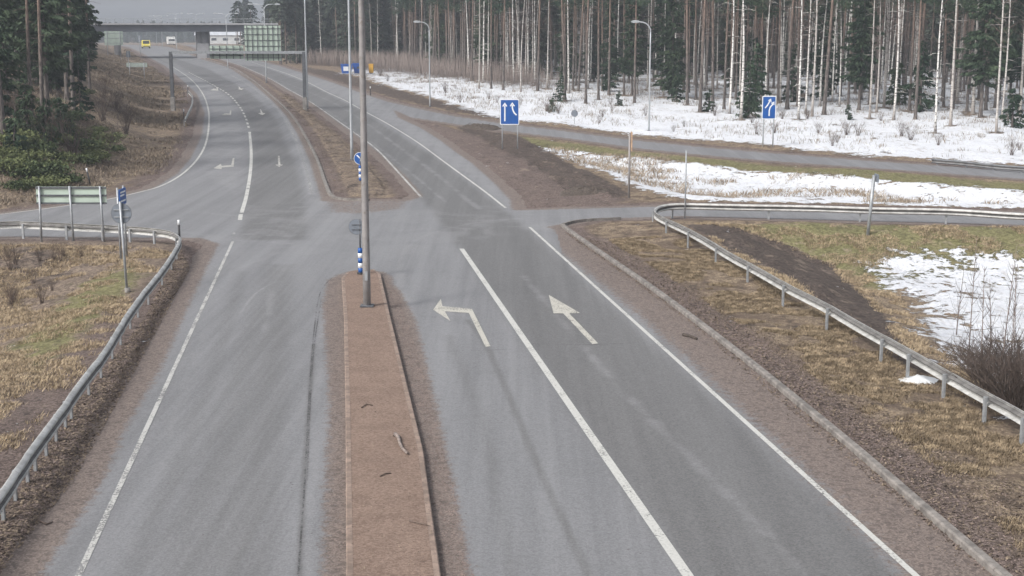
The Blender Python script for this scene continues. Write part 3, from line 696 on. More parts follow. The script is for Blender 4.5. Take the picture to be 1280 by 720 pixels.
# ------------------------------------------------------------------ gantry
gx0, gy = P0(216.5, 139); gx1, _ = P0(381.5, 139); gzz = gz(gx0, gy)
g = empty('sign_gantry', (gx0, gy, gzz), label='steel portal gantry over the left lanes with sign backs facing us', cat='gantry')
def at_gy(u, v): d = ray(u, v); d = d/d[1]; return d[0]*gy-gx0, H+d[2]*gy-gzz
bx0, bz = at_gy(215, 65.5); bx1 = gx1-gx0
for px_ in (0, gx1-gx0):
    mb = MB(); mb.box((px_, 0, bz/2-.2), (.30,.30,bz+.5)); p_ = mb.build('upright', M['dark_metal'], g)
    b2 = MB(); b2.box((px_, 0, .6), (.4,.4,1.5)); b2.build('footing', M['concrete'], p_)
mb = MB(); mb.box((bx1/2, 0, bz), (bx1+.3,.28,.28)); mb.build('crossbeam', M['galv'], g)
def back_panel(u0, v0, u1, v1, nx, nz, name='sign_panel'):
    a, zt = at_gy(u0, v0); b, zb = at_gy(u1, v1)
    mb = MB(); mb.box(((a+b)/2, .32, (zt+zb)/2), (b-a,.05,zt-zb)); p = mb.build(name, M['sign_green'], g)
    r = MB()
    for i in range(nz): r.box(((a+b)/2, .255, zb+(i+.5)*(zt-zb)/nz), (b-a,.05,.055))
    for i in range(nx): r.box((a+(i+.5)*(b-a)/nx, .20, (zt+zb)/2), (.07,.05,zt-zb))
    r.build('ribs', M['dark_metal'], p)
back_panel(304.5, 32, 351, 76, 7, 6)
back_panel(261, 57, 304, 73.5, 5, 2)

# ------------------------------------------------------------------ bridge
by = 300.0
def at_y(u, v, y): d = ray(u, v); d = d/d[1]; return d[0]*y, H+d[2]*y
_, dz0 = at_y(0, 39.5, by); _, dz1 = at_y(0, 31, by)
br = empty('road_bridge', (-95, by, float(base_z(by))), label='long grey concrete road bridge crossing over the highway', cat='bridge')
def bl(o): return (o[0]+95, o[1]-by, o[2]-float(base_z(by)))
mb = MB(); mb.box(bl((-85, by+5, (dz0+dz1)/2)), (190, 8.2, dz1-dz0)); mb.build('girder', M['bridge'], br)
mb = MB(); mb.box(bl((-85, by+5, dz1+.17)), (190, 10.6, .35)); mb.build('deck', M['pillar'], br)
mb = MB()
mb.box(bl((-85, by-.1, dz1+1.25)), (190,.08,.1)); mb.box(bl((-85, by-.1, dz1+.8)), (190,.05,.06))
for i in range(96): mb.box(bl((-180+i*2, by-.1, dz1+.75)), (.07,.07,.9))
mb.build('parapet', M['galv'], br)
for u in (249.2, 257.5, 147):
    x, _ = at_y(u, 60, by+5); zb = float(base_z(by)) - 1.5
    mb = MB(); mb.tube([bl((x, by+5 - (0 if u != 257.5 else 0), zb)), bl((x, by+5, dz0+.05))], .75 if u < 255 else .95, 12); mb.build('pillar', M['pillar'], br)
xx, _ = at_y(254, 60, by+3); mb = MB(); mb.box(bl((xx, by+3.4, float(base_z(by))+1.6)), (2.6,1.2,3.4)); mb.build('plinth', M['pillar'], br)
mb = MB(); mb.box(bl((xx+2.6, by+2, float(base_z(by))+.5)), (3.2,.5,1.0)); mb.build('barrier', M['dark_metal'], br)
for sx in (-185, 12):
    mb = MB(); mb.box(bl((sx, by+5, float(base_z(by))+2)), (6,10,8)); mb.build('abutment', M['pillar'], br)

# ------------------------------------------------------------------ signs
def stand(name, x, y, z, label, cat='road sign', group=None, rz=0, **k):
    return empty(name, (x, y, z), rz, label=label, cat=cat, group=group)
def post_to(root, x, zt, r=.03, mat='galv', lean=0, y=0, name='post', z0=-.3):
    mb = MB(); mb.tube([(x+0, y, z0), (x+lean, y, zt)], r, 8); return mb.build(name, M[mat], root)
def arrow_plate(root, poly, y0, mat='white', name='arrow_symbol'):
    mb = MB(); mb.plate(poly, y0-.004, y0); return mb.build(name, M[mat], root)
def thick(pl, w):
    """outline of a bent line in x, z"""
    L = []; Rr = []
    for i, (x, z) in enumerate(pl):
        a = pl[max(i-1,0)]; b = pl[min(i+1,len(pl)-1)]; tx, tz = b[0]-a[0], b[1]-a[1]; q = math.hypot(tx,tz)
        nx, nz = -tz/q*w/2, tx/q*w/2; L.append((x+nx,z+nz)); Rr.append((x-nx,z-nz))
    return L + Rr[::-1]
def rrect(w, h, r, cx=0, cz=0):
    o = []
    for sx, sz, a0 in ((1,1,0),(-1,1,90),(-1,-1,180),(1,-1,270)):
        for k in range(5):
            a = math.radians(a0+k*22.5); o.append((cx+sx*(w/2-r)+r*math.cos(a), cz+sz*(h/2-r)+r*math.sin(a)))
    return o
def lane_sign(uf, vf, u0, v0, u1, v1, feet, label, kind):
    x, y = P0(uf, vf); z = gz(x, y)
    def L(u, v): d = ray(u, v); d = d/d[1]; return d[0]*y-x, H+d[2]*y-z
    a, zt = L(u0, v0); b, zb = L(u1, v1); cx, cz, w, h = (a+b)/2, (zt+zb)/2, b-a, zt-zb
    r = stand('lane_sign', x, y, z, label, group='blue lane signs')
    for fu in feet: fx, _ = L(fu, vf); post_to(r, fx, zt-.1, .048, 'pole_light', y=.06)
    mb = MB(); mb.plate(rrect(w, h, .08, cx, cz), -.02, .02); mb.build('border', M['white'], r)
    mb = MB(); mb.plate(rrect(w-.12, h-.12, .06, cx, cz), -.028, -.022); face = mb.build('sign_face', M['blue'], r)
    W = .11
    def head(px, pz, ang, s=.22):
        ca, sa = math.cos(ang), math.sin(ang); o = []
        for X_, Z_ in ((0,s),(-s*.85,-s*.25),(-s*.55,-s*.45),(0,s*.25),(s*.55,-s*.45),(s*.85,-s*.25)): o.append((px+X_*ca-Z_*sa, pz+X_*sa+Z_*ca))
        return o
    def arr(pl, W=W, s=.24):
        (x1,z1),(x2,z2) = pl[-2], pl[-1]; ang = math.atan2(z2-z1, x2-x1)-PI/2
        mb = MB(); mb.plate(thick(pl, W), -.036, -.030)
        mb.plate(head(x2, z2, ang, s), -.0362, -.0302); mb.build('arrow_symbol', M['white'], face)
    if kind == 0:
        arr([(cx-.25*w, cz-.36*h), (cx-.25*w, cz+.26*h)], .10, .22)
        arr([(cx+.36*w, cz-.12*h),(cx+.24*w, cz-.03*h),(cx+.17*w, cz+.08*h),(cx+.14*w, cz+.18*h),(cx+.14*w, cz+.27*h)], .10, .22)
    else:
        arr([(cx-.28*w, cz-.02*h),(cx-.1*w, cz+.12*h),(cx+.05*w, cz+.30*h)], .09, .17)
        arr([(cx+.02*w, cz-.36*h),(cx+.02*w, cz-.12*h),(cx+.08*w, cz+.02*h),(cx+.22*w, cz+.12*h),(cx+.28*w, cz+.18*h)], .09, .17)
    return r
lane_sign(637, 187, 625, 124, 649, 156, (628, 647), 'large blue sign with a straight and a merging white arrow', 0)
lane_sign(961, 186, 953, 120, 969.5, 149, (953.5, 966), 'smaller blue sign with two rightward white arrows at the snow', 1)

def striped(root, r, z0, z1, n, name='striped_post'):
    mb = MB(); s = (z1-z0)/n
    for i in range(n): mb.tube([(0,0,z0+i*s),(0,0,z0+(i+1)*s)], r, 14, mi=i%2)
    return mb.build(name, [M['blue'], M['white']], root)
def disc(root, cx, cz, R_, y0, y1, mat, name):
    mb = MB(); mb.plate([(cx+R_*math.cos(2*PI*k/32), cz+R_*math.sin(2*PI*k/32)) for k in range(32)], y0, y1); return mb.build(name, M[mat], root)
def rim(root, cx, cz, R_, y_, name='rim'):
    mb = MB(); mb.tube([(cx+R_*math.cos(2*PI*k/28), y_, cz+R_*math.sin(2*PI*k/28)) for k in range(29)], .011, 6, cap=False); return mb.build(name, M['dark_metal'], root)
x, y = P0(451, 347)
r = stand('divider_sign', x, y, .13, 'round sign back on a blue and white striped post on the near island', group='divider signs')
striped(r, .085, .05, .95, 5); post_to(r, 0, 2.0, .028, 'dark_metal', z0=.9)
d_ = disc(r, -.12, 1.72, .27, -.02, .0, 'sign_back', 'sign_plate'); rim(d_, -.12, 1.72, .27, -.01)
mb = MB(); mb.box((-.12,-.03,1.80),(.34,.02,.02)); mb.box((-.12,-.03,1.62),(.34,.02,.02)); mb.build('bracket', M['dark_metal'], d_)
mb = MB(); mb.tube([(0,0,0),(0,0,.07)], .13, 12); mb.build('foot', M['black'], r)
x, y = P0(450.8, 232)
z = gz(x, y); s_ = 20.0
r = stand('divider_sign', x, y, z, 'round blue keep right sign on a striped post at the far median tip', group='divider signs')
striped(r, .10, .05, .92, 5); post_to(r, 0, 1.45, .03, 'dark_metal', z0=.8)
disc(r, 0, 1.33, .36, -.0, .02, 'white', 'border'); f_ = disc(r, 0, 1.33, .335, -.008, -.002, 'blue', 'sign_face')
mb = MB(); mb.plate(thick([(-.19,1.52),(.08,1.25)], .07), -.018, -.010); mb.plate([(.17,1.16),(.15,1.36),(.09,1.30),(.03,1.24),(-.03,1.18)], -.0182, -.0102); mb.build('arrow_symbol', M['white'], f_)

# left sign back on three posts
x0, y0 = P0(52, 298); xs_ = [P0(u, 303)[0] for u in (55, 92, 130)]
x0, y0 = P0(92, 303); z0 = gz(x0, y0)
r = stand('guide_sign', x0, y0, z0, 'wide grey-green sign back on three posts behind the left guardrail', group=None)
def LL(u, v, y, x, z): d = ray(u, v); d = d/d[1]; return d[0]*y-x, H+d[2]*y-z
a, zt = LL(44, 233.5, y0, x0, z0); b, zb = LL(133, 255.5, y0, x0, z0)
mb = MB(); mb.box(((a+b)/2,.08,(zt+zb)/2), (b-a,.03,zt-zb)); p_ = mb.build('sign_panel', M['sign_green'], r)
mb = MB()
for t in (.06,.5,.94): mb.box(((a+b)/2,.04,zb+(zt-zb)*t), (b-a+.02,.045,.075))
mb.build('ribs', M['dark_metal'], p_)
for ut, ub in ((49,52),(87,92),(125,130)):
    xt, _ = LL(ut, 233, y0, x0, z0); xb, _ = LL(ub, 303, y0, x0, z0)
    mb = MB(); mb.tube([(xb+(xb-xt)*.1, 0, -.3),(xt, -.02, zt+.03)], .05, 8); mb.build('post', M['galv'], r)
# round sign back with leaning post
x0, y0 = P0(159, 365); z0 = gz(x0, y0)
r = stand('round_sign', x0, y0, z0, 'round grey sign back on a leaning post inside the left corner')
xt, zt = LL(150, 252, y0, x0, z0); cx, cz = LL(151, 267, y0, x0, z0)
mb = MB(); mb.tube([(0,0,-.3),(xt,0,zt)], .045, 10); mb.build('post', M['galv'], r)
mb = MB(); mb.tube([(.02,0,-.05),(.01,0,.16)], .1, 10); mb.build('foot', M['concrete'], r)
d_ = disc(r, cx, cz, .34, .05, .07, 'sign_back', 'sign_plate'); rim(d_, cx, cz, .34, .06)
mb = MB(); mb.box((cx,.03,cz+.12),(.5,.03,.03)); mb.box((cx,.03,cz-.12),(.5,.03,.03)); mb.build('bracket', M['galv'], d_)
# blue sign on two posts seen nearly edge on
x0, y0 = P0(155, 325); z0 = gz(x0, y0)
r = stand('direction_sign', x0, y0, z0, 'blue sign board seen nearly edge on, two posts, behind the round sign back', rz=math.radians(91))
for yy in (-.42, .42):
    mb = MB(); mb.tube([(yy,0,-.3),(yy,0,2.8)], .045, 8); mb.build('post', M['galv'], r)
mb = MB(); mb.plate(rrect(.95,.62,.05,0,2.42), -.085, -.055); mb.build('sign_face', M['blue'], r)
mb = MB()
mb.box((0,-.09,2.60),(.7,.008,.06)); mb.box((-.1,-.09,2.48),(.6,.008,.06)); mb.box((0,-.09,2.26),(.7,.008,.06)); mb.build('lettering', M['white'], r)
# small round sign at slip road
x0, y0, z0 = PG(718, 156)
r = stand('round_sign', x0, y0, z0, 'small round grey sign back on a thin post in the snow beside the slip road')
post_to(r, 0, 1.45, .025); d_ = disc(r, 0, 1.0, .29, -.03, -.01, 'sign_back', 'sign_plate'); rim(d_, 0, 1.0, .29, -.02)
# edge on posts
def edge_post(u, vt, vb, label, lean=0, r_=.045, plate=None, mat='galv', pm='orange_wood'):
    x, y, z = PG(u, vb); _, zt = LL(u, vt, y, x, z)
    r = stand('sign_post', x, y, z, label, group='sign posts seen edge on')
    mb = MB(); mb.tube([(0,0,-.4),(lean,0,zt)], r_, 10); mb.build('post', M[mat], r)
    if plate: mb = MB(); mb.box((lean+r_+.04, 0, zt-plate/2+.05), (.05,.6,plate)); mb.build('sign_plate', M[pm], r)
    return r
edge_post(786, 166, 248, 'weathered post with an edge-on pale board at its top by the side road', r_=.055, plate=1.0, mat='pole')
edge_post(856, 188, 273, 'thin grey post standing behind the nose of the right guardrail', r_=.035)
edge_post(1084, 219, 295, 'stout leaning grey post on the grass behind the right guardrail', lean=.18, r_=.075, plate=.35, mat='galv', pm='sign_back')
# far left signs
def far_sign(u0, v0, u1, v1, vfoot, y, label, mat='sign_green', ribs=True, name='guide_sign'):
    x, zc = at_y((u0+u1)/2, vfoot, y); z = gz(x, y)
    r = stand(name, x, y, z, label, group='sign backs on the far left bank')
    a, zt = LL(u0, v0, y, x, z); b, zb = LL(u1, v1, y, x, z)
    mb = MB(); mb.box(((a+b)/2,0,(zt+zb)/2), (b-a,.06,zt-zb)); p = mb.build('sign_panel', M[mat], r)
    for t in ((.15,.85) if b-a > 1 else (.5,)): mb = MB(); mb.tube([(a+(b-a)*t,-.08,-.5),(a+(b-a)*t,-.08,zt)], .06, 8); mb.build('post', M['galv'], r)
    if ribs:
        mb = MB()
        for t in (.15,.5,.85): mb.box(((a+b)/2,-.05,zb+(zt-zb)*t), (b-a,.04,.08))
        mb.build('ribs', M['galv'], p)
far_sign(130, 39, 154, 56.5, 62, 265, 'large pale sign back on the left bank beneath the bridge')
far_sign(158, 78.5, 184, 84, 90, 200, 'low wide pale sign back on the brown left bank')
far_sign(157.5, 64, 163, 71.5, 78, 225, 'small grey sign back above the low wide one', 'sign_back', False)
far_sign(172, 44.5, 177, 51, 60, 330, 'small pale sign back seen under the bridge left of the van', 'sign_back', False)
# delineators
def delineator(u, v, h, label, lean=(0,0)):
    x, y, z = PG(u, v)
    r = stand('delineator_post', x, y, z, label, cat='marker post', group='roadside marker posts')
    mb = MB(); mb.tube([(0,0,-.2),(lean[0]*.85,lean[1],h*.78)], .05, 8); mb.build('post', M['black'], r)
    mb = MB(); mb.tube([(lean[0]*.85,lean[1],h*.78),(lean[0],lean[1],h)], .052, 8); mb.build('cap', M['white'], r)
delineator(224.5, 303, .95, 'black marker post with white tip at the left guardrail corner')
delineator(114, 232, 1.0, 'leaning white tipped marker post beyond the wide sign back', (-.22, 0))
delineator(235, 117, 1.0, 'marker post at the far end of the short white guardrail')
delineator(230, 150, 1.0, 'marker post at the near end of the short white guardrail')
delineator(463, 120, 1.1, 'marker post on the dirt edge right of the brownish lamp post')

# ------------------------------------------------------------------ vehicles, containers, building
def van(u, v, y, body_mat, label, w=2.0, h=2.1, L=4.8, beacon=False, box=False):
    x, _ = at_y(u, v, y); z = float(base_z(y))
    r = empty('van', (x, y, z), math.radians(18), label=label, cat='van' if not box else 'truck', group='vehicles beyond the bridge')
    mb = MB()
    side = [(-L/2,.35),(-L/2,.95),(-L/2+.9,1.15),(-L/2+1.5,h-.05),(L/2-.1,h),(L/2,.4)]
    if box: side = [(-L/2,.4),(-L/2,1.3),(-L/2+.25,h*.75),(-L/2+1.6,h*.78),(-L/2+1.7,h),(L/2,h),(L/2,.5)]
    n = len(side); vs = [(-w/2, a, b) for a, b in side]+[(w/2, a, b) for a, b in side]
    mb.add(vs, [tuple(range(n)), tuple(range(2*n-1,n-1,-1))]+[(i,n+i,n+(i+1)%n,(i+1)%n) for i in range(n)]); mb.build('body', M[body_mat], r)
    a, b = side[2-(1 if box else 0)], side[3-(1 if box else 0)]
    g_ = MB(); g_.add([(-w*.42,a[0]+.06-.03,a[1]+.08),(w*.42,a[0]+.03,a[1]+.08),(w*.40,b[0]-.08,b[1]-.1),(-w*.40,b[0]-.08,b[1]-.1)], [(0,1,2,3)]); g_.build('windscreen', M['glass'], r)
    for sx in (-1,1):
        q = MB(); q.box((sx*w*.36,-L/2-.02,.78),(.32,.05,.2)); q.build('headlight', M['white'], r)
        for yy in (-L/2+.85, L/2-.9):
            t = MB(); t.tube([(sx*(w/2-.2),yy,.34),(sx*(w/2+.02),yy,.34)], .34, 14); t.build('wheel', M['rubber'], r)
    mb = MB(); mb.box((0,-L/2-.04,.45),(w*.9,.06,.2)); mb.build('bumper', M['black'], r)
    return r
van(182.5, 58, 385, 'yellow_car', 'bright yellow van driving towards us under the bridge', 2.1, 2.2)
van(214, 57, 480, 'white_car', 'pale boxy truck beyond the bridge right of the yellow van', 2.5, 3.0, 7.5, box=True)
# containers
def container(u, v, label, w, d, h, patch):
    x, y, z = PG(u, v)
    r = empty('waste_container', (x, y, z), .1, label=label, cat='container', group='blue waste containers at the snow bank')
    mb = MB(); mb.add([(-w/2+.25,-d/2,.15),(w/2-.25,-d/2,.15),(w/2-.25,d/2,.15),(-w/2+.25,d/2,.15),(-w/2,-d/2,h),(w/2,-d/2,h),(w/2,d/2,h),(-w/2,d/2,h)],
        [(3,2,1,0),(4,5,6,7),(0,1,5,4),(1,2,6,5),(2,3,7,6),(3,0,4,7)]); mb.build('bin', M['blue_bin'], r)
    mb = MB()
    for k in range(4): mb.box((-w/2+.4+k*(w-.8)/3,-d/2-.03,h/2+.08),(.09,.06,h-.2))
    mb.box((0,-d/2-.03,h-.05),(w+.06,.1,.1)); mb.build('ribs', M['blue_bin'], r)
    if patch: mb = MB(); mb.box((-.1,-d/2-.075,h*.55),(w*.42,.01,h*.42)); mb.build('label_plate', M['white'], r)
    else: mb = MB(); mb.box((.2,-d/2-.075,h*.6),(w*.55,.01,h*.2)); mb.build('dark_stripe', M['dark_metal'], r)
container(433.5, 93, 'blue container with a pale plate, the left one behind the pale lamp post', 1.9, 1.6, 1.6, True)
container(449, 92.5, 'blue container with a dark stripe, nearer to the brownish lamp post', 2.0, 1.6, 1.7, False)
x, y, z = PG(464, 92)
r = empty('yellow_bin', (x, y, z), label='small yellow bin just right of the brownish lamp post', cat='bin')
mb = MB(); mb.box((0,0,.75),(.7,.6,1.3),bev=.06); mb.build('body', M['yellow'], r)
mb = MB(); mb.box((0,-.02,1.46),(.8,.7,.12),bev=.04); mb.build('lid', M['yellow'], r)
# building
x, z = at_y(283, 58, 620); zb = 5.5
r = empty('warehouse', (x, 620, zb), .15, label='low white warehouse with pale roof beyond the bridge', cat='building')
mb = MB(); mb.box((0,0,2.2),(26,12,4.4)); mb.build('wall', M['wall_pale'], r)
mb = MB(); mb.add([(-13.5,-6.5,4.4),(13.5,-6.5,4.4),(13.5,6.5,4.4),(-13.5,6.5,4.4),(-13.5,0,6.3),(13.5,0,6.3)], [(0,1,5,4),(2,3,4,5),(0,4,3),(1,2,5)]); mb.build('roof', M['roof'], r)
for i in range(5):
    mb = MB(); mb.box((-10+i*5,-6.03,2.6),(2.2,.08,1.1)); mb.build('window', M['glass'], r)
mb = MB(); mb.box((11.5,-6.04,1.4),(2,.08,2.8)); mb.build('door', M['dark_metal'], r)

# ------------------------------------------------------------------ litter on the island and verges
def stick(px, rad, label, mat='twig', cat='stick', name='fallen_stick', z=None, group='sticks lying on the ground'):
    P = [P0(u, v) for u, v in px]; x0, y0 = P[0]; zz = (gz(x0, y0) if z is None else z)
    mb = MB(); n = len(P)
    mb.tube([(p[0]-x0, p[1]-y0, rad*.9+.01*math.sin(i*2)) for i, p in enumerate(P)], [rad*(1-.5*i/n) for i in range(n)], 7)
    o = mb.build(name, M[mat], label=label, cat=cat, group=group); o.location = (x0, y0, zz); return o
stick([(494,552),(498,556),(500,563),(503,570),(509,577)], .045, 'pale grey peeled branch piece on the island', 'sapling', 'branch', 'branch_piece', .13)
stick([(492,553),(496,551),(501,555)], .02, 'short dark twig at the head of the pale branch', z=.13)
stick([(452,517),(458,513),(466,514)], .018, 'small curled twig on the upper island', z=.13)
stick([(475,604),(482,601),(489,600)], .016, 'small dark twig below the pale branch', z=.13)
stick([(512,661),(520,663),(538,667)], .015, 'thin long twig near the bottom of the island', z=.13)
stick([(50,652),(58,657),(66,653)], .02, 'dark twig on the sand at the left road edge', z=0)
stick([(854,420),(862,422),(871,425)], .05, 'dark bark piece on the sand beside the right kerb', 'bark_dark', 'bark piece', 'bark_piece', 0)
# plastic sheet by the guardrail
x, y, z = PG(1147, 477); mb = MB(); n = 14; vs = []
for i in range(n):
    for j in range(n):
        a, b = i/(n-1)-.5, j/(n-1)-.5; rr = max(0, 1-2*math.hypot(a, b)*.9)
        vs.append((a*1.0+.08*math.sin(7*b), b*.9+.05*math.sin(9*a), .02+.13*rr*(.5+.9*vnoise(i*.7, j*.7, 3)) - .05*(rr < .05)))
mb.add(vs, [(i*n+j,i*n+j+1,(i+1)*n+j+1,(i+1)*n+j) for i in range(n-1) for j in range(n-1) if math.hypot(i/(n-1)-.5, j/(n-1)-.5) < .52+.06*math.sin(i*3+j)], 0, True)
o = mb.build('plastic_sheet', M['sheet'], label='crumpled white plastic sheet at a right guardrail post', cat='plastic sheet'); o.location = (x, y, z)
# dark root heap and debris by the gore
def heap(u, v, w, d, h, label, name, mat='bark_dark', seed=1, rz=0):
    x, y, z = PG(u, v); mb = MB(); n = 22; vs = []
    for i in range(n+1):
        for j in range(n+1):
            a, b = i/n*2-1, j/n*2-1; q = max(0, 1-a*a)*max(0, 1-b*b)
            vs.append((a*w/2, b*d/2, h*q**.6*(.55+.9*float(vnoise(i*.8, j*.8, seed)))-.12))
    mb.add(vs, [(i*(n+1)+j,(i+1)*(n+1)+j,(i+1)*(n+1)+j+1,i*(n+1)+j+1) for i in range(n) for j in range(n)])
    for k in range(10):
        a = random.uniform(-w/2, w/2)*.8; b = random.uniform(-d/2, d/2)*.6; an = random.uniform(0, PI)
        mb.tube([(a,b,h*.3),(a+.5*math.cos(an),b+.5*math.sin(an),h*.6+random.uniform(0,.3))], [.04,.015], 5)
    o = mb.build(name, M[mat], label=label, cat='heap'); o.location = (x, y, z); o.rotation_euler = (0,0,rz)
heap(600, 161, 4.0, 2.6, .45, 'dark heap of roots and earth between the slip road and highway', 'earth_heap', seed=1, rz=-.5)
heap(735, 241, 3.2, 2.0, .35, 'low dark pile of debris on the mud near the side road', 'debris_pile', seed=2)

# ------------------------------------------------------------------ trees
def rvec(n, rs=RNG):
    v = rs.normal(size=(n, 3)); return v/np.linalg.norm(v, axis=1)[:, None]
def leaf_quads(C, size, rs, flat=0.0, direction=None):
    n = len(C); a = rvec(n, rs); 
    if direction is not None: a = direction + a*.55; a /= np.linalg.norm(a, axis=1)[:, None]
    b = np.cross(a, rvec(n, rs)); b /= np.maximum(np.linalg.norm(b, axis=1)[:, None], 1e-6)
    s = (size*(.6+.8*rs.rand(n)))[:, None]
    return np.stack([C - a*s*.5 - b*s*.10, C - a*s*.1 - b*s*.22 , C + a*s*.55, C - a*s*.1 + b*s*.22], 1)
def trunk_mesh(name, h, r0, r1, bend, mat, n=9, stubs=0, seed=0):
    rs = random.Random(seed); mb = MB(); zs = [-.4, 0, .25, .8, 2, 4, 6.5, 9, 12, 15, h]; zs = [z for z in zs if z < h] + [h]
    ph = rs.uniform(0, 6); ax = rs.uniform(0, 6); path = []; rad = []
    for z in zs:
        t = max(z, 0)/h; b = bend*(t*t*1.2 + .12*math.sin(ph+5*t) - .12*math.sin(ph))
        path.append((math.cos(ax)*b, math.sin(ax)*b, z))
        rad.append((r0+(r1-r0)*t**.9)*(1+.45*max(0, 1-max(z,0)/.7)**2))
    mb.tube(path, rad, n)
    P = np.array(path)
    def axis(z): return [float(np.interp(z, P[:,2], P[:,k])) for k in range(2)]
    for k in range(stubs*2):
        z = rs.uniform(2.0, h*.66); a = rs.uniform(0, 2*PI); L = rs.uniform(.4, 1.6); x, y = axis(z)
        mb.tube([(x, y, z), (x+L*.5*math.cos(a), y+L*.5*math.sin(a), z+rs.uniform(-.05,.12)), (x+L*math.cos(a), y+L*math.sin(a), z+rs.uniform(-.35,.15))], [.022,.014,.006], 4)
    return mb.mesh(name, mat), axis
def birch(seed, h=19):
    rs = random.Random(seed); nr = np.random.RandomState(seed)
    me, axis = trunk_mesh('trunk', h, .10+.06*rs.random(), .02, rs.uniform(.0, .9), M['birch'], stubs=6, seed=seed)
    mb = MB()
    for k in range(34):
        z = rs.uniform(6.5, h-1); a = rs.uniform(0, 2*PI); L = rs.uniform(.8, 2.2)*(1-.5*z/h); x, y = axis(z)
        d = (math.cos(a), math.sin(a)); p0 = (x,y,z); p1 = (x+d[0]*L*.5,y+d[1]*L*.5,z+L*.45); p2 = (x+d[0]*L,y+d[1]*L,z+L*.7)
        mb.tube([p0,p1,p2], [.03,.015,.006], 4, cap=False)
        for q in range(5):
            s = rs.uniform(.3,1); b = (p0[0]+(p2[0]-p0[0])*s, p0[1]+(p2[1]-p0[1])*s, p0[2]+(p2[2]-p0[2])*s)
            e = (b[0]+rs.uniform(-.5,.5), b[1]+rs.uniform(-.5,.5), b[2]+rs.uniform(-.7,.3)); mb.tube([b, e], [.008,.003], 3, cap=False)
    return [('trunk', me), ('crown', mb.mesh('crown', M['twig']))]
def pine(seed, h=21, low=11.5):
    rs = random.Random(seed); nr = np.random.RandomState(seed)
    me, axis = trunk_mesh('trunk', h, .15+.04*rs.random(), .05, rs.uniform(.0,.5), M['pine'], stubs=18, seed=seed)
    C = []
    for k in range(30):
        z = rs.uniform(low, h+.3); a = rs.uniform(0, 2*PI); L = rs.uniform(.5, 2.4)*(1.15-.6*(z-low)/(h-low)); x, y = axis(min(z,h))
        c = np.array([x+L*math.cos(a), y+L*math.sin(a), z+.2*L]); m = 70
        C.append(c + nr.normal(size=(m,3))*np.array([.45,.45,.22]))
        C.append(np.array([x,y,z]) + (c-np.array([x,y,z]))*nr.rand(10,1) + nr.normal(size=(10,3))*.06)
    V = leaf_quads(np.concatenate(C), .34, nr)
    return [('trunk', me), ('crown', quads_mesh('crown', V, M['pine_needles']))]
def spruce(seed, h=17, low=1.2, wid=2.3, dens=1.0, mat='needles', size=.38):
    rs = random.Random(seed); nr = np.random.RandomState(seed)
    me, axis = trunk_mesh('trunk', h, .07+.006*h, .01, .1, M['spruce_bark'], n=7, seed=seed)
    C = []; D = []; z = low
    while z < h-.1:
        t = (z-low)/(h-low); R_ = wid*(1-t)**.8*(.75+.5*rs.random())+.12
        if t < .15: R_ *= .55+3*t
        for k in range(rs.choice((4,5,6))):
            if rs.random() < .12: continue
            a = rs.uniform(0, 2*PI); L = R_*rs.uniform(.7,1.1); m = int(30*dens*max(L, .25)); s = nr.rand(m)**.7
            dr = np.array([math.cos(a), math.sin(a)]); sp = nr.normal(size=m)*.16*L*(1.1-s)
            px_ = s*L*dr[0] - sp*dr[1]; py_ = s*L*dr[1] + sp*dr[0]
            pz = z - .38*L*s + .16*L*s*s - np.abs(nr.normal(size=m))*.12
            C.append(np.stack([px_, py_, pz], 1)); D.append(np.tile([dr[0]*.8, dr[1]*.8, -.55], (m,1)))
        z += .28+.12*rs.random()
    V = leaf_quads(np.concatenate(C), size, nr, direction=np.concatenate(D))
    return [('trunk', me), ('crown', quads_mesh('crown', V, M[mat]))]
PROTO = {'birch': [birch(s, 17+s%4) for s in (11,12,13,14,15)], 'pine': [pine(s, 19+s%4, 11+(s%3)) for s in (21,22,23,24)],
         'spruce': [spruce(s, 15+s%5, .9, 2.3) for s in (31,32,33)], 'tallspruce': [spruce(s, 20, 3.5, 2.6) for s in (36,37)],
         'youngspruce': [spruce(s, 3.2+s%3, .15, 1.15, 1.3, size=.26) for s in (41,42,43)]}
PT = {}
TREE_INFO = dict(birch=('birch_tree','birch tree'), pine=('pine_tree','pine tree'), spruce=('spruce_tree','spruce tree'), tallspruce=('spruce_tree','spruce tree'), youngspruce=('young_spruce','young spruce'))
def tree(kind, x, y, label, group, sc=1.0, z=None, rz=None, lean=None):
    if lean is None: lean = (random.gauss(0,.016), random.gauss(0,.018))
    i = random.randrange(len(PROTO[kind])); nm, cat = TREE_INFO[kind]
    z = gz(x, y) if z is None else z
    r = bpy.data.objects.new(nm, None); COL.objects.link(r); r.location = (x, y, z)
    r.rotation_euler = (lean[0], lean[1], random.uniform(0, 6.28) if rz is None else rz); r.scale = (sc*random.uniform(.92,1.08),)*2 + (sc,)
    tag(r, label, cat, group)
    if (kind, i) not in PT:
        PT[kind, i] = [bpy.data.objects.new(n, me) for n, me in PROTO[kind][i]]
        for c in PT[kind, i]: COL.objects.link(c); c.parent = r
    else:
        for c0 in PT[kind, i]: c = c0.copy(); COL.objects.link(c); c.parent = r
    return r
ORD = ['zeroth','first','second','third','fourth','fifth','sixth','seventh','eighth','ninth','tenth','eleventh','twelfth','thirteenth','fourteenth','fifteenth',
       'sixteenth','seventeenth','eighteenth','nineteenth','twentieth','twenty-first','twenty-second','twenty-third','twenty-fourth','twenty-fifth','twenty-sixth','twenty-seventh','twenty-eighth','twenty-ninth','thirtieth','thirty-first','thirty-second']
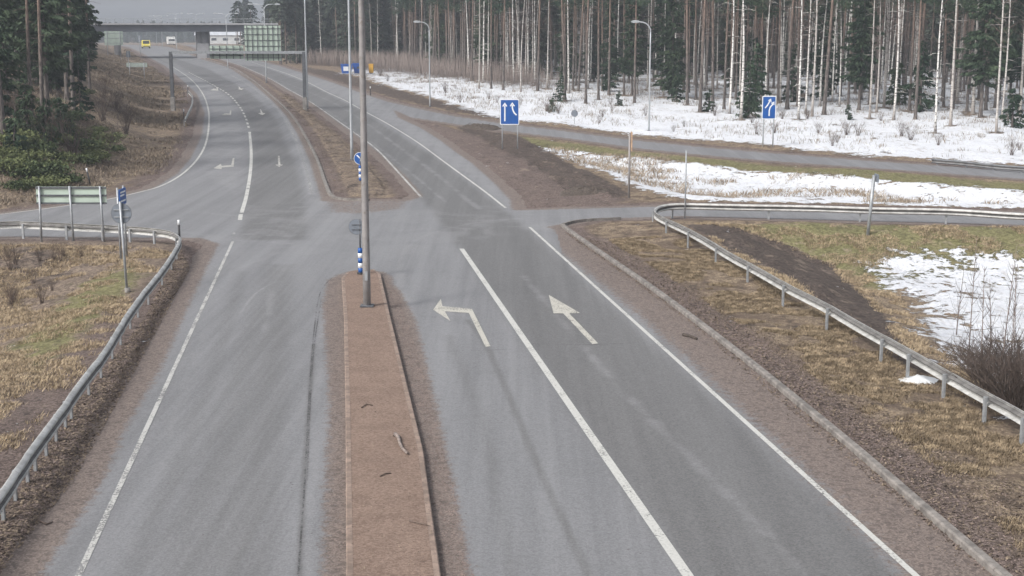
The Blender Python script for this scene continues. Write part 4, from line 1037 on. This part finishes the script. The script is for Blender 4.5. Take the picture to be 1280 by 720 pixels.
front_b = [(975,128),(998,150),(1015,146),(1025,133),(1045,117),(1087,149),(1105,135),(1117,150),(1169,167),(1188,158),(1216,143),(1245,167),(1252,150),(1007,142),
           (651,115),(684,111),(711,117),(738,103),(819,100),(829,122),(912,143),(926,150),(599,111),(566,87),(498,84),(402,80),(474,76),(1275,146),(604,104)]
front_p = [(984,137),(1030,144),(1050,121),(1076,125),(1097,129),(1144,150),(1148,133),(1200,115),(1069,117),(948,111),(672,114),(723,114),(732,130),(748,125),(761,119),
           (780,119),(793,129),(859,132),(875,141),(870,125),(891,130),(905,137),(920,125),(541,92),(582,95),(590,101),(614,111),(629,113),(706,126),(422,80),(452,82),(515,84),(1232,138),(840,116)]
occupied = []
for kind, lst, nm in (('birch', front_b, 'birch'), ('pine', front_p, 'pine')):
    lst = sorted(lst); n = len(lst)
    for i, (u, v) in enumerate(lst):
        x, y, z = PG(u, v); occupied.append((x, y))
        if i < n/2: lab = '%s trunk at the forest front, %s %s from the left end' % ('white' if kind == 'birch' else 'brown', ORD[i+1], nm)
        else: lab = '%s trunk at the forest front, %s %s from the right edge' % ('white' if kind == 'birch' else 'brown', ORD[n-i], nm)
        tree(kind, x, y, lab, 'front row trees of the snowy forest', random.uniform(.85,1.1), z=z, lean=(random.uniform(-.03,.03), random.choice((1,1,1,2.2))*random.uniform(-.022,.022)))
# deeper trees
def clear(x, y, d): return all((x-a)**2+(y-b)**2 > d*d for a, b in occupied)
cnt = 0; tries = 0
ptlist = []
while cnt < 500 and tries < 12000:
    tries += 1; u = random.uniform(352, 1330) if cnt < 390 else random.uniform(352, 660); y = random.uniform(112, 262) if cnt < 390 else random.uniform(150, 264); x = (u-640)/F*y
    # front edge of the wood
    vb = 48 + (H-float(base_z(y)))/y*F
    lim = np.interp(u, [352,420,500,600,700,900,1100,1300], [74,80,84,100,112,128,142,150])
    if vb > lim or not clear(x, y, .9): continue
    occupied.append((x, y)); ptlist.append((x, y)); cnt += 1
zz = features(np.array([p[0] for p in ptlist]), np.array([p[1] for p in ptlist]))[2]
for (x, y), o in zip(ptlist, zz):
    k = random.random(); z = float(base_z(y)) + float(o)
    uu = 640 + x/y*F
    if k < .40: tree('birch', x, y, 'slim pale birch trunk deep inside the forest behind the snow', 'birches deep in the forest', random.uniform(.7,1.0), z=z)
    elif k < .92: tree('pine', x, y, 'slim brown pine trunk deep inside the forest behind the snow', 'pines deep in the forest', random.uniform(.75,1.05), z=z)
    elif y > 150: tree(random.choice(('spruce','tallspruce')), x, y, 'dark green spruce among the trunks deep in the forest', 'spruces deep in the forest', random.uniform(.7,1.0), z=z)
    else: tree('tallspruce', x, y, 'dark green spruce among the trunks deep in the forest', 'spruces deep in the forest', random.uniform(.8,1.0), z=z)
for u, v, s, lab in ((935,148,1.2,'young green spruce just left of the smaller blue sign'), (945,140,1.5,'taller young spruce behind the smaller blue sign'), (885,140,.8,'small spruce in the snow left of the smaller blue sign'),
                (845,128,.9,'small spruce right of the snow field lamp post'), (700,128,.7,'tiny spruce above the small round sign back'), (773,133,.55,'tiny spruce left of the snow field lamp post'),
                (1060,150,.5,'knee high spruce in the snow right of the smaller blue sign'), (1150,140,1.7,'dark young spruce behind the tall birch at right'), (1265,160,1.2,'young spruce at the right edge of the snow'),
                (690,140,.5,'tiny spruce behind the verge right of the large blue sign'), (1120,132,1.6,'young spruce thick between birches at right'), (990,128,1.3,'young spruce behind trunks above the smaller blue sign')):
    x, y, z = PG(u, v); tree('youngspruce', x, y, lab, 'young spruces at the forest edge', s, z=z)
# left wood
lw = []; tries = 0
leftf = [(40,150,'pine'),(92,118,'pine'),(54,160,'pine'),(12,150,'spruce'),(78,172,'youngspruce'),(18,196,'youngspruce'),(102,150,'youngspruce'),(58,186,'youngspruce'),(92,138,'pine'),(112,112,'pine'),(70,120,'spruce'),(100,104,'spruce'),(25,125,'tallspruce'),(100,108,'tallspruce'),(60,140,'tallspruce'),(-15,170,'spruce'),(104,92,'spruce'),(84,128,'tallspruce'),(5,178,'pine'),(98,88,'spruce'),(35,168,'youngspruce')]
for i, (u, v, k) in enumerate(leftf):
    x, y, z = PG(u, v)
    nm = 'pine' if k == 'pine' else 'spruce'
    rank = sum(1 for a in leftf if (a[2] == 'pine') == (k == 'pine') and a[0] <= u)
    tree(k, x, y, '%s at the edge of the left wood, %s %s from the left' % ('reddish bare pine trunk' if nm == 'pine' else 'dark drooping spruce', ORD[rank], nm), 'edge trees of the left wood', random.uniform(.85,1.1), z=z)
while len(lw) < 70 and tries < 4000:
    tries += 1; y = random.uniform(115, 290); u = random.uniform(-160, 100 - (y-115)*.02); x = (u-640)/F*y
    if not clear(x, y, 1.6): continue
    if sdf(HILL_L, np.array([x]), np.array([y]))[0] > -3: continue
    occupied.append((x, y)); lw.append((x, y))
for x, y in lw:
    k = random.choice(('spruce','tallspruce','tallspruce','pine','spruce'))
    tree(k, x, y, 'pine in the shade deep in the left wood' if k == 'pine' else 'dense dark spruce deep in the left wood', 'trees deep in the left wood', random.uniform(.85,1.15))
# far woods as one mass each
def far_proto(seed, kind):
    nr = np.random.RandomState(seed); Q = []
    h = 16.0; low = 1.0 if kind == 's' else 8.5
    C = []; D = []; z = low
    while z < h:
        t = (z-low)/(h-low); R_ = (2.5*(1-t)**.85+.15 if kind == 's' else 2.0*math.sin(PI*min(1, .25+.75*t))**.7+.2)*nr.uniform(.6,1.2)
        for k in range(6):
            if nr.rand() < .25: continue
            a = nr.rand()*2*PI; m = 7; s_ = nr.rand(m)**.7*R_; sp = nr.normal(size=m)*.3
            C.append(np.stack([s_*math.cos(a)-sp*math.sin(a), s_*math.sin(a)+sp*math.cos(a), z-.3*s_+nr.normal(size=m)*.12], 1)); D.append(np.tile([.8*math.cos(a), .8*math.sin(a), -.4], (m,1)))
        z += .5
    Q.append(leaf_quads(np.concatenate(C), .85, nr, direction=np.concatenate(D)))
    r = .2
    for a in (0, PI/2, PI, 1.5*PI):
        c, d = math.cos(a)*r, math.sin(a)*r; e, f = math.cos(a+PI/2)*r, math.sin(a+PI/2)*r
        Q.append(np.array([[[c,d,-.5],[e,f,-.5],[e*.3,f*.3,h*.95],[c*.3,d*.3,h*.95]]]))
    return Q
FP = [far_proto(s, 's') for s in (1,2,3)] + [far_proto(s, 'p') for s in (4,5,6)]
def mass(name, n, region, scale, label, seed):
    nr = np.random.RandomState(seed); L = []; T = []
    for k in range(n):
        x, y, z = region(nr); pr = FP[nr.randint(6)]; a = nr.rand()*2*PI; sc = scale*nr.uniform(.75,1.15)
        Rm = np.array([[math.cos(a), -math.sin(a), 0],[math.sin(a), math.cos(a), 0],[0,0,1]])*sc
        L.append(pr[0] @ Rm.T + np.array([x,y,z])); T += [q @ Rm.T + np.array([x,y,z]) for q in pr[1:]]
    nl = sum(len(q) for q in L); me = quads_mesh(name, np.concatenate(L+T), M['far_needles']); me.materials.append(M['pine'])
    mi = np.zeros(len(me.polygons), np.int32); mi[nl:] = 1; me.polygons.foreach_set('material_index', mi); me.update()
    return link(name, me, kind='stuff', label=label)
def reg_right(nr):
    u = nr.uniform(352, 1500); y = nr.uniform(215 if u > 620 else 262, 320); x = (u-640)/F*y; return x, y, float(base_z(y))
mass('forest', 620, reg_right, 1.0, 'dense dark wood behind the trunks', 5)
def reg_far(nr):
    y = nr.uniform(760, 1000); u = nr.uniform(60, 480); x = (u-640)/F*y; return x, y, 3.5
mass('distant_forest', 500, reg_far, .85, 'hazy treeline far beyond the bridge', 6)
def reg_mid(nr):
    y = nr.uniform(330, 520)
    if nr.rand() < .5: u = nr.uniform(300, 480)
    else: u = nr.uniform(0, 108)
    return (u-640)/F*y, y, float(base_z(y))-.5
mass('roadside_wood', 150, reg_mid, .95, 'wood flanking the road just beyond the bridge', 7)
# snow has melted round the trunks and lies thin inside the wood
me = bpy.data.objects['ground'].data
dd = np.full(X.shape, 9.0)
for a, b in occupied:
    if a < -45: continue
    w_ = np.where((np.abs(Y-b) < 2) & (np.abs(X-a) < 2))[0]
    dd[w_] = np.minimum(dd[w_], np.hypot(X[w_]-a, Y[w_]-b))
inwood = smooth(0, 8, -sdf(pts([(300,66),(420,76),(500,90),(600,113),(700,124),(900,140),(1100,148),(1300,162),(1900,200),(1900,54),(300,54)]), X, Y))
snow2 = snow - .55*smooth(1.1, .15, dd)*smooth(90, 100, Y) - inwood*(.10 + .5*(fbm(X, Y, 5, 21)-.42))
me.attributes['snow'].data.foreach_set('value', snow2.astype(np.float32)); me.update()

# ------------------------------------------------------------------ shrubs, saplings, grass
def shrub_mesh(seed, h=1.2, n=26, spread=.6, mat='twig'):
    rs = random.Random(seed); mb = MB()
    for k in range(n):
        a = rs.uniform(0, 2*PI); s = rs.uniform(.1, spread); L = h*rs.uniform(.5, 1)
        p0 = (rs.uniform(-.12,.12), rs.uniform(-.12,.12), -.1); p1 = (s*.5*math.cos(a), s*.5*math.sin(a), L*.5); p2 = (s*math.cos(a)*1.1, s*math.sin(a)*1.1, L)
        mb.tube([p0,p1,p2], [.010,.007,.003], 3, cap=False)
        for q in range(4):
            t = rs.uniform(.3,.95); b = [p1[i]+(p2[i]-p1[i])*t for i in range(3)]; e = (b[0]+rs.uniform(-.22,.22), b[1]+rs.uniform(-.22,.22), b[2]+rs.uniform(.05,.3)*h)
            mb.tube([b, e], [.005,.002], 3, cap=False)
    return mb.mesh('bare_shrub', M[mat])
M['red_twig'] = simple('brown_twigs', (.095,.072,.06), .95, 0, .35, 10)
SH = [shrub_mesh(s, 1.2) for s in (1,2,3)]
SHD = [shrub_mesh(s, 1.1, 90, 1.15, 'red_twig') for s in (8,9)]
def shrub(u, v, s, label, group='bare shrubs', name='bare_shrub'):
    x, y, z = PG(u, v); o = link(name, random.choice(SHD if 'right ditch' in group else SH), label=label, cat='shrub', group=group); o.location = (x,y,z); o.scale = (s,)*3; o.rotation_euler = (0,0,random.uniform(0,6))
for u, v, s, lab in ((1255,505,1.3,'dense dark bare shrub in the snowy ditch at the right edge'), (1275,490,1.4,'bare shrub touching the right picture edge'), (1235,490,1.1,'bare shrub left of the dense one in the ditch'), (1290,512,1.4,'dark shrub half out of the frame at right'),
                     (1270,512,1.2,'low dark shrub just above the right guardrail'), (1222,478,.9,'thin shrub among the saplings'), (960,190,.0,'')):
    if s: shrub(u, v, s, lab, 'bare shrubs in the right ditch')
def sapling(u, v, h, label, seed):
    x, y, z = PG(u, v); rs = random.Random(seed); r = empty('birch_sapling', (x,y,z), label=label, cat='sapling', group='birch saplings in the right ditch')
    mb = MB(); lx, ly = rs.uniform(-.15,.15), rs.uniform(-.15,.15)
    mb.tube([(0,0,-.2),(lx*.3,ly*.3,h*.4),(lx,ly,h)], [.022,.014,.004], 6); mb.build('stem', M['sapling'], r)
    mb = MB()
    for k in range(26):
        t = rs.uniform(.2,.97); a = rs.uniform(0,2*PI); L = .75*(1.1-t)*rs.uniform(.5,1)
        b = (lx*t, ly*t, h*t); m_ = (b[0]+L*.4*math.cos(a), b[1]+L*.4*math.sin(a), b[2]+L*.6); e = (m_[0]+L*.25*math.cos(a), m_[1]+L*.25*math.sin(a), m_[2]+L*.7)
        mb.tube([b,m_,e], [.006,.004,.002], 3, cap=False)
    mb.build('twigs', M['twig'], r)
for i, (u, v, h, lab) in enumerate([(1209,470,3.6,'tallest birch sapling, left end of the ditch group'), (1225,482,3.0,'slim sapling beside the tallest one'), (1248,498,3.7,'tall sapling in the middle of the ditch group'), (1262,480,3.1,'sapling behind the dark shrubs'),
                     (1278,515,3.8,'sapling at the very right edge'), (1238,455,2.4,'short sapling standing in the snow patch'), (1195,420,2.2,'short sapling left of the snow patch centre'), (1268,440,2.6,'sapling at the back of the snow patch')]):
    sapling(u, v, h, lab, 50+i)
for i in range(46):
    u = random.uniform(470, 1290); v = random.uniform(np.interp(u, [470,640,960,1290], [92,125,140,150]), np.interp(u, [470,640,960,1290], [102,145,178,200]))
    shrub(u, v, random.uniform(.5,1.1), 'small bare shrub poking out of the snow before the forest', 'bare shrubs in the snow')
for i in range(20):
    u = random.uniform(-30, 165); v = random.uniform(110, 200)
    shrub(u, v, random.uniform(1.2,2.2), 'leafless thicket shrub among the junipers on the left bank', 'bare shrubs on the left bank')
for i in range(14):
    u = random.uniform(0, 110); v = random.uniform(318, 400)
    shrub(u, v, random.uniform(.4,.7), 'low brown shrub in the grass inside the left guardrail corner', 'bare shrubs inside the left corner')
# left bank evergreens (junipers and small spruces)
def bush_mesh(seed, w, h):
    nr = np.random.RandomState(seed); C = []
    for k in range(9):
        c = np.array([nr.uniform(-w/2,w/2)*.7, nr.uniform(-w/2,w/2)*.7, h*nr.uniform(.25,.75)]); C.append(c + nr.normal(size=(260,3))*np.array([w*.16,w*.16,h*.18]))
    C = np.concatenate(C); C[:,2] = np.abs(C[:,2])
    D = np.tile([0,0,.9], (len(C),1)).astype(float)
    return quads_mesh('juniper_bush', leaf_quads(C, .17, nr, direction=D), M['juniper'])
BU = [bush_mesh(s, 1.6, 1.1) for s in (1,2,3)]
lb = [(45,222,1.3),(30,205,1.1),(62,215,1.0),(75,165,1.0),(95,185,1.2),(110,190,1.1),(85,150,1.0),(20,180,1.2),(50,190,.9),(130,178,1.0),(8,215,1.1),(60,135,1.1),(105,118,.9),(120,165,.8),(38,160,1.0),(15,150,1.1),
      (70,200,.8),(100,205,.9),(140,190,.7),(25,235,.8),(5,195,.9),(88,170,.8)]
lb += [(55,232,1.0),(38,190,1.2),(118,200,.9),(78,228,1.0),(98,172,1.0),(66,178,1.1),(10,170,1.2)]
lb.sort()
for i, (u, v, s) in enumerate(lb):
    x, y, z = PG(u, v)
    o = link('juniper_bush', BU[i%3], label='green juniper bush on the left bank, %s bush from the left picture edge' % ORD[i+1], cat='bush', group='juniper bushes on the left bank')
    o.location = (x,y,z-.05); o.scale = (s*1.35, s*1.2, s*.62); o.rotation_euler = (0,0,random.uniform(0,6))

NOGRASS = [S_SOIL[0], S_SNOW3]
def scatter(name, label, n, sampler, blades, hgt, mat, seed, wid=.012, spread=.10, lean=(.2, 1.3)):
    """tufts of thin blades spread over a patch"""
    nr = np.random.RandomState(seed); xs, ys_ = sampler(nr, n); r, r2, off = features(xs, ys_); keep = (r > .35)
    for P in NOGRASS: keep &= sdf(P, xs, ys_, 1.0) > -.2
    xs, ys_, off = xs[keep], ys_[keep], off[keep]; zs = base_z(ys_) + off
    m = len(xs); B = np.repeat(np.stack([xs, ys_, zs], 1), blades, 0); k = len(B)
    B[:, :2] += nr.normal(size=(k,2))*spread; hh = hgt*nr.uniform(.4,1.2,k); a = nr.rand(k)*2*PI; ln = hh*nr.uniform(lean[0],lean[1],k)
    T = B + np.stack([np.cos(a)*ln, np.sin(a)*ln, hh], 1); Mid = B*.5+T*.5 + np.array([0,0,1])*(hh*.12)[:,None]
    side = np.stack([-np.sin(a), np.cos(a), np.zeros(k)], 1)*(wid*(1+.02*B[:,1]))[:,None]
    V = np.stack([B-side, B+side, Mid+side*.7, T], 1)
    link(name, quads_mesh(name, V, M[mat]), kind='stuff', label=label)
def in_poly_px(px, nr, n, pad=0):
    P = np.array(pts(px)); lo, hi = P.min(0), P.max(0); X_ = []; c = 0; out = []
    while c < n:
        q = nr.uniform(lo, hi, size=(n*2, 2)); 
        m = sdf([tuple(p) for p in P], q[:,0], q[:,1]) < 0
        # nearer ground needs more tufts than far ground
        out.append(q[m]); c += int(m.sum())
    q = np.concatenate(out)[:n]; return q[:,0], q[:,1]
def clump(samp, s, th, seed):
    def f(nr, n):
        x, y = samp(nr, n*2); k = fbm(x, y, s, seed) > th; return x[k][:n], y[k][:n]
    return f
RV = [(760,300),(860,295),(960,350),(1060,410),(1190,500),(1300,560),(1420,640),(1420,900),(1240,640),(1080,515),(960,430),(860,362)]
scatter('dry_grass', 'dry yellow grass tufts on the right verge', 30000, clump(lambda nr, n: in_poly_px(RV, nr, n), .9, .50, 3), 5, .06, 'drygrass', 1, .005, .07)
scatter('ditch_grass', 'flattened dead grass in the right ditch', 26000, clump(lambda nr, n: in_poly_px([(870,285),(1300,288),(1400,600),(1190,490),(1000,375)], nr, n), 1.0, .47, 5), 5, .09, 'drygrass', 2, .005, .09)
scatter('bank_grass', 'brown and yellow grass inside the left corner', 17000, clump(lambda nr, n: in_poly_px([(-100,305),(120,308),(215,318),(170,385),(90,480),(0,590),(-150,700)], nr, n), 1.1, .47, 7), 5, .09, 'drygrass', 3, .005, .09)
scatter('hill_grass', 'pale dead grass on the far left bank', 22000, clump(lambda nr, n: in_poly_px([(-100,275),(0,262),(130,243),(200,215),(235,160),(230,115),(160,62),(60,120),(-100,180)], nr, n), 3.5, .47, 8), 5, .22, 'deadstalk', 4, .008, .25)
scatter('dead_stalks', 'dead stalks and seedlings poking through the snow', 4200, clump(lambda nr, n: in_poly_px([(470,96),(600,138),(800,165),(960,182),(1300,208),(1300,120),(900,105),(600,92)], nr, n), 3, .48, 9), 4, .38, 'deadstalk', 5, .005, .25, (0,.8))
scatter('snow_ditch_stalks', 'dead grass poking out of the snowy ditch', 1500, clump(lambda nr, n: in_poly_px([(672,183),(1300,244),(1300,258),(870,250),(740,210)], nr, n), 3, .52, 10), 5, .28, 'deadstalk', 6, .008, .2)
scatter('undergrowth', 'dense bare undergrowth at the far forest edge', 4200, lambda nr, n: in_poly_px([(380,82),(480,90),(620,108),(700,112),(640,98),(560,80),(400,74)], nr, n), 5, 2.8, 'sapling', 7, .0022, .9, (0,.16))
scatter('median_grass', 'short brown grass on the far median', 3500, clump(lambda nr, n: in_poly_px([(400,190),(345,120),(360,118),(470,200),(490,240),(420,243)], nr, n), 1.2, .5, 11), 4, .04, 'deadstalk', 8, .005, .08)
# loose stones and leaf litter on the verges, one object each
def pebbles(name, label, n, samp, size, mat, seed, flatq=False, on=None):
    nr = np.random.RandomState(seed); x, y = samp(nr, n); z = (base_z(y) + features(x, y)[2]) if on is None else np.full(len(x), on)
    if on is None: z = np.maximum(z, base_z(y)+.002)
    m = len(x); s = size*nr.uniform(.35,1.3,m); C = np.stack([x,y,z],1)
    a = nr.rand(m)*2*PI; ca, sa = np.cos(a)[:,None], np.sin(a)[:,None]; s_ = s[:,None]
    ex = np.hstack([ca, sa, np.zeros((m,1))]); ey = np.hstack([-sa, ca, np.zeros((m,1))]); ez = np.array([[0,0,1.0]])
    if flatq:
        ex = ex + ez*nr.uniform(-.3,.5,(m,1)); ey = ey*.6 + ez*nr.uniform(-.2,.3,(m,1))
        V = np.stack([C-ex*s_, C-ey*s_+ez*s_*.2, C+ex*s_+ez*s_*.3, C+ey*s_+ez*s_*.1], 1); V[:,:,2] += .01
        return link(name, quads_mesh(name, V, M[mat]), kind='stuff', label=label)
    top = C+ez*s_*.7; c1, c2, c3, c4 = C-ex*s_-ey*s_*.3, C-ey*s_*.8+ex*s_*.2, C+ex*s_*.9+ey*s_*.2, C+ey*s_*.8
    V = np.concatenate([np.stack([c1,c2,top],1), np.stack([c2,c3,top],1), np.stack([c3,c4,top],1), np.stack([c4,c1,top],1)])
    return link(name, quads_mesh(name, V, M[mat], 3), kind='stuff', label=label)
KV = [(704,290),(860,402),(1053,570),(1242,725),(1500,900),(1500,720),(1180,560),(1000,450),(860,355),(760,305)]
LV = [(0,720),(12,700),(90,605),(171,460),(238,335),(225,310),(180,400),(100,500),(0,640),(-150,850)]
pebbles('leaf_litter', 'dark leaves and bark bits on the right verge', 16000, lambda nr, n: in_poly_px(KV, nr, n), .035, 'litter', 11, True)
pebbles('verge_litter', 'leaves and bark bits on the left verge', 11000, lambda nr, n: in_poly_px(LV, nr, n), .035, 'litter', 12, True)
pebbles('gravel', 'loose reddish stones beside the right kerb', 9000, lambda nr, n: in_poly_px(KV, nr, n), .02, 'stone', 13)
pebbles('verge_gravel', 'loose reddish stones on the left verge', 6000, lambda nr, n: in_poly_px(LV, nr, n), .02, 'stone', 14)
pebbles('road_grit', 'loose stones swept against the traffic island', 4200, lambda nr, n: in_poly_px([(478,345),(500,370),(530,470),(580,660),(600,760),(560,760),(530,569),(488,400)], nr, n), .016, 'stone', 15, on=.004)
pebbles('kerb_grit', 'loose bits on the asphalt shoulder by the right kerb', 1500, lambda nr, n: in_poly_px([(700,300),(860,415),(1030,570),(1200,720),(1235,720),(1045,565),(860,402),(720,298)], nr, n), .02, 'litter', 16, True, on=.004)
pebbles('island_grit', 'small leaves and bits on the traffic island', 1500, lambda nr, n: in_poly_px([(434,355),(470,355),(485,400),(526,569),(548,720),(550,760),(434,760)], nr, n), .016, 'litter', 17, True, on=.136)
pebbles('island_side_grit', 'bits in the gutter left of the traffic island', 900, lambda nr, n: in_poly_px([(402,380),(428,370),(431,522),(432,760),(415,760),(410,520)], nr, n), .014, 'stone', 18, on=.004)

# ------------------------------------------------------------------ haze
t = NT('air'); vol = t.n('ShaderNodeVolumePrincipled'); vol.inputs['Color'].default_value = (.86,.91,1,1); vol.inputs['Density'].default_value = .00065
vol.inputs['Anisotropy'].default_value = .2
t.l(vol.outputs[0], t.out.inputs['Volume'])
mb = MB(); mb.box((0, 740, 20), (5200, 1640, 48)); hz = mb.build('haze', t.m, kind='stuff', label='thin pale haze in the air')

# ------------------------------------------------------------------ light, sky, camera
w = bpy.data.worlds.new('World'); scene.world = w; w.use_nodes = True
nt = w.node_tree; bg = nt.nodes['Background']; sky = nt.nodes.new('ShaderNodeTexSky'); sky.sky_type = 'NISHITA'; sky.sun_disc = False
EL, AZ = math.radians(42), math.radians(-130)
sky.sun_elevation = EL; sky.sun_rotation = AZ; sky.air_density = 1.0; sky.dust_density = 4.0; sky.ozone_density = .8
hsv = nt.nodes.new('ShaderNodeHueSaturation'); hsv.inputs['Saturation'].default_value = .35
nt.links.new(sky.outputs[0], hsv.inputs['Color']); nt.links.new(hsv.outputs[0], bg.inputs[0]); bg.inputs[1].default_value = .125
sd = bpy.data.lights.new('sun', 'SUN'); sd.energy = 1.5; sd.angle = math.radians(14); sd.color = (1, .985, .965)
so = bpy.data.objects.new('sun', sd); COL.objects.link(so)
s = Vector((math.sin(AZ)*math.cos(EL), math.cos(AZ)*math.cos(EL), math.sin(EL))); so.rotation_euler = s.to_track_quat('Z', 'Y').to_euler(); so.location = (0,0,60)
cd = bpy.data.cameras.new('camera'); cam = bpy.data.objects.new('camera', cd); COL.objects.link(cam); scene.camera = cam
cam.location = (0, 0, H); cam.rotation_euler = (PI/2-TH, 0, 0); cd.sensor_width = 36; cd.lens = F/1280*36; cd.clip_end = 4000; cd.clip_start = .1
scene.view_settings.view_transform = 'Standard'; scene.view_settings.look = 'None'; scene.view_settings.gamma = 1; scene.view_settings.exposure = .68
scene.cycles.max_bounces = 5; scene.cycles.transparent_max_bounces = 8; scene.cycles.volume_bounces = 0
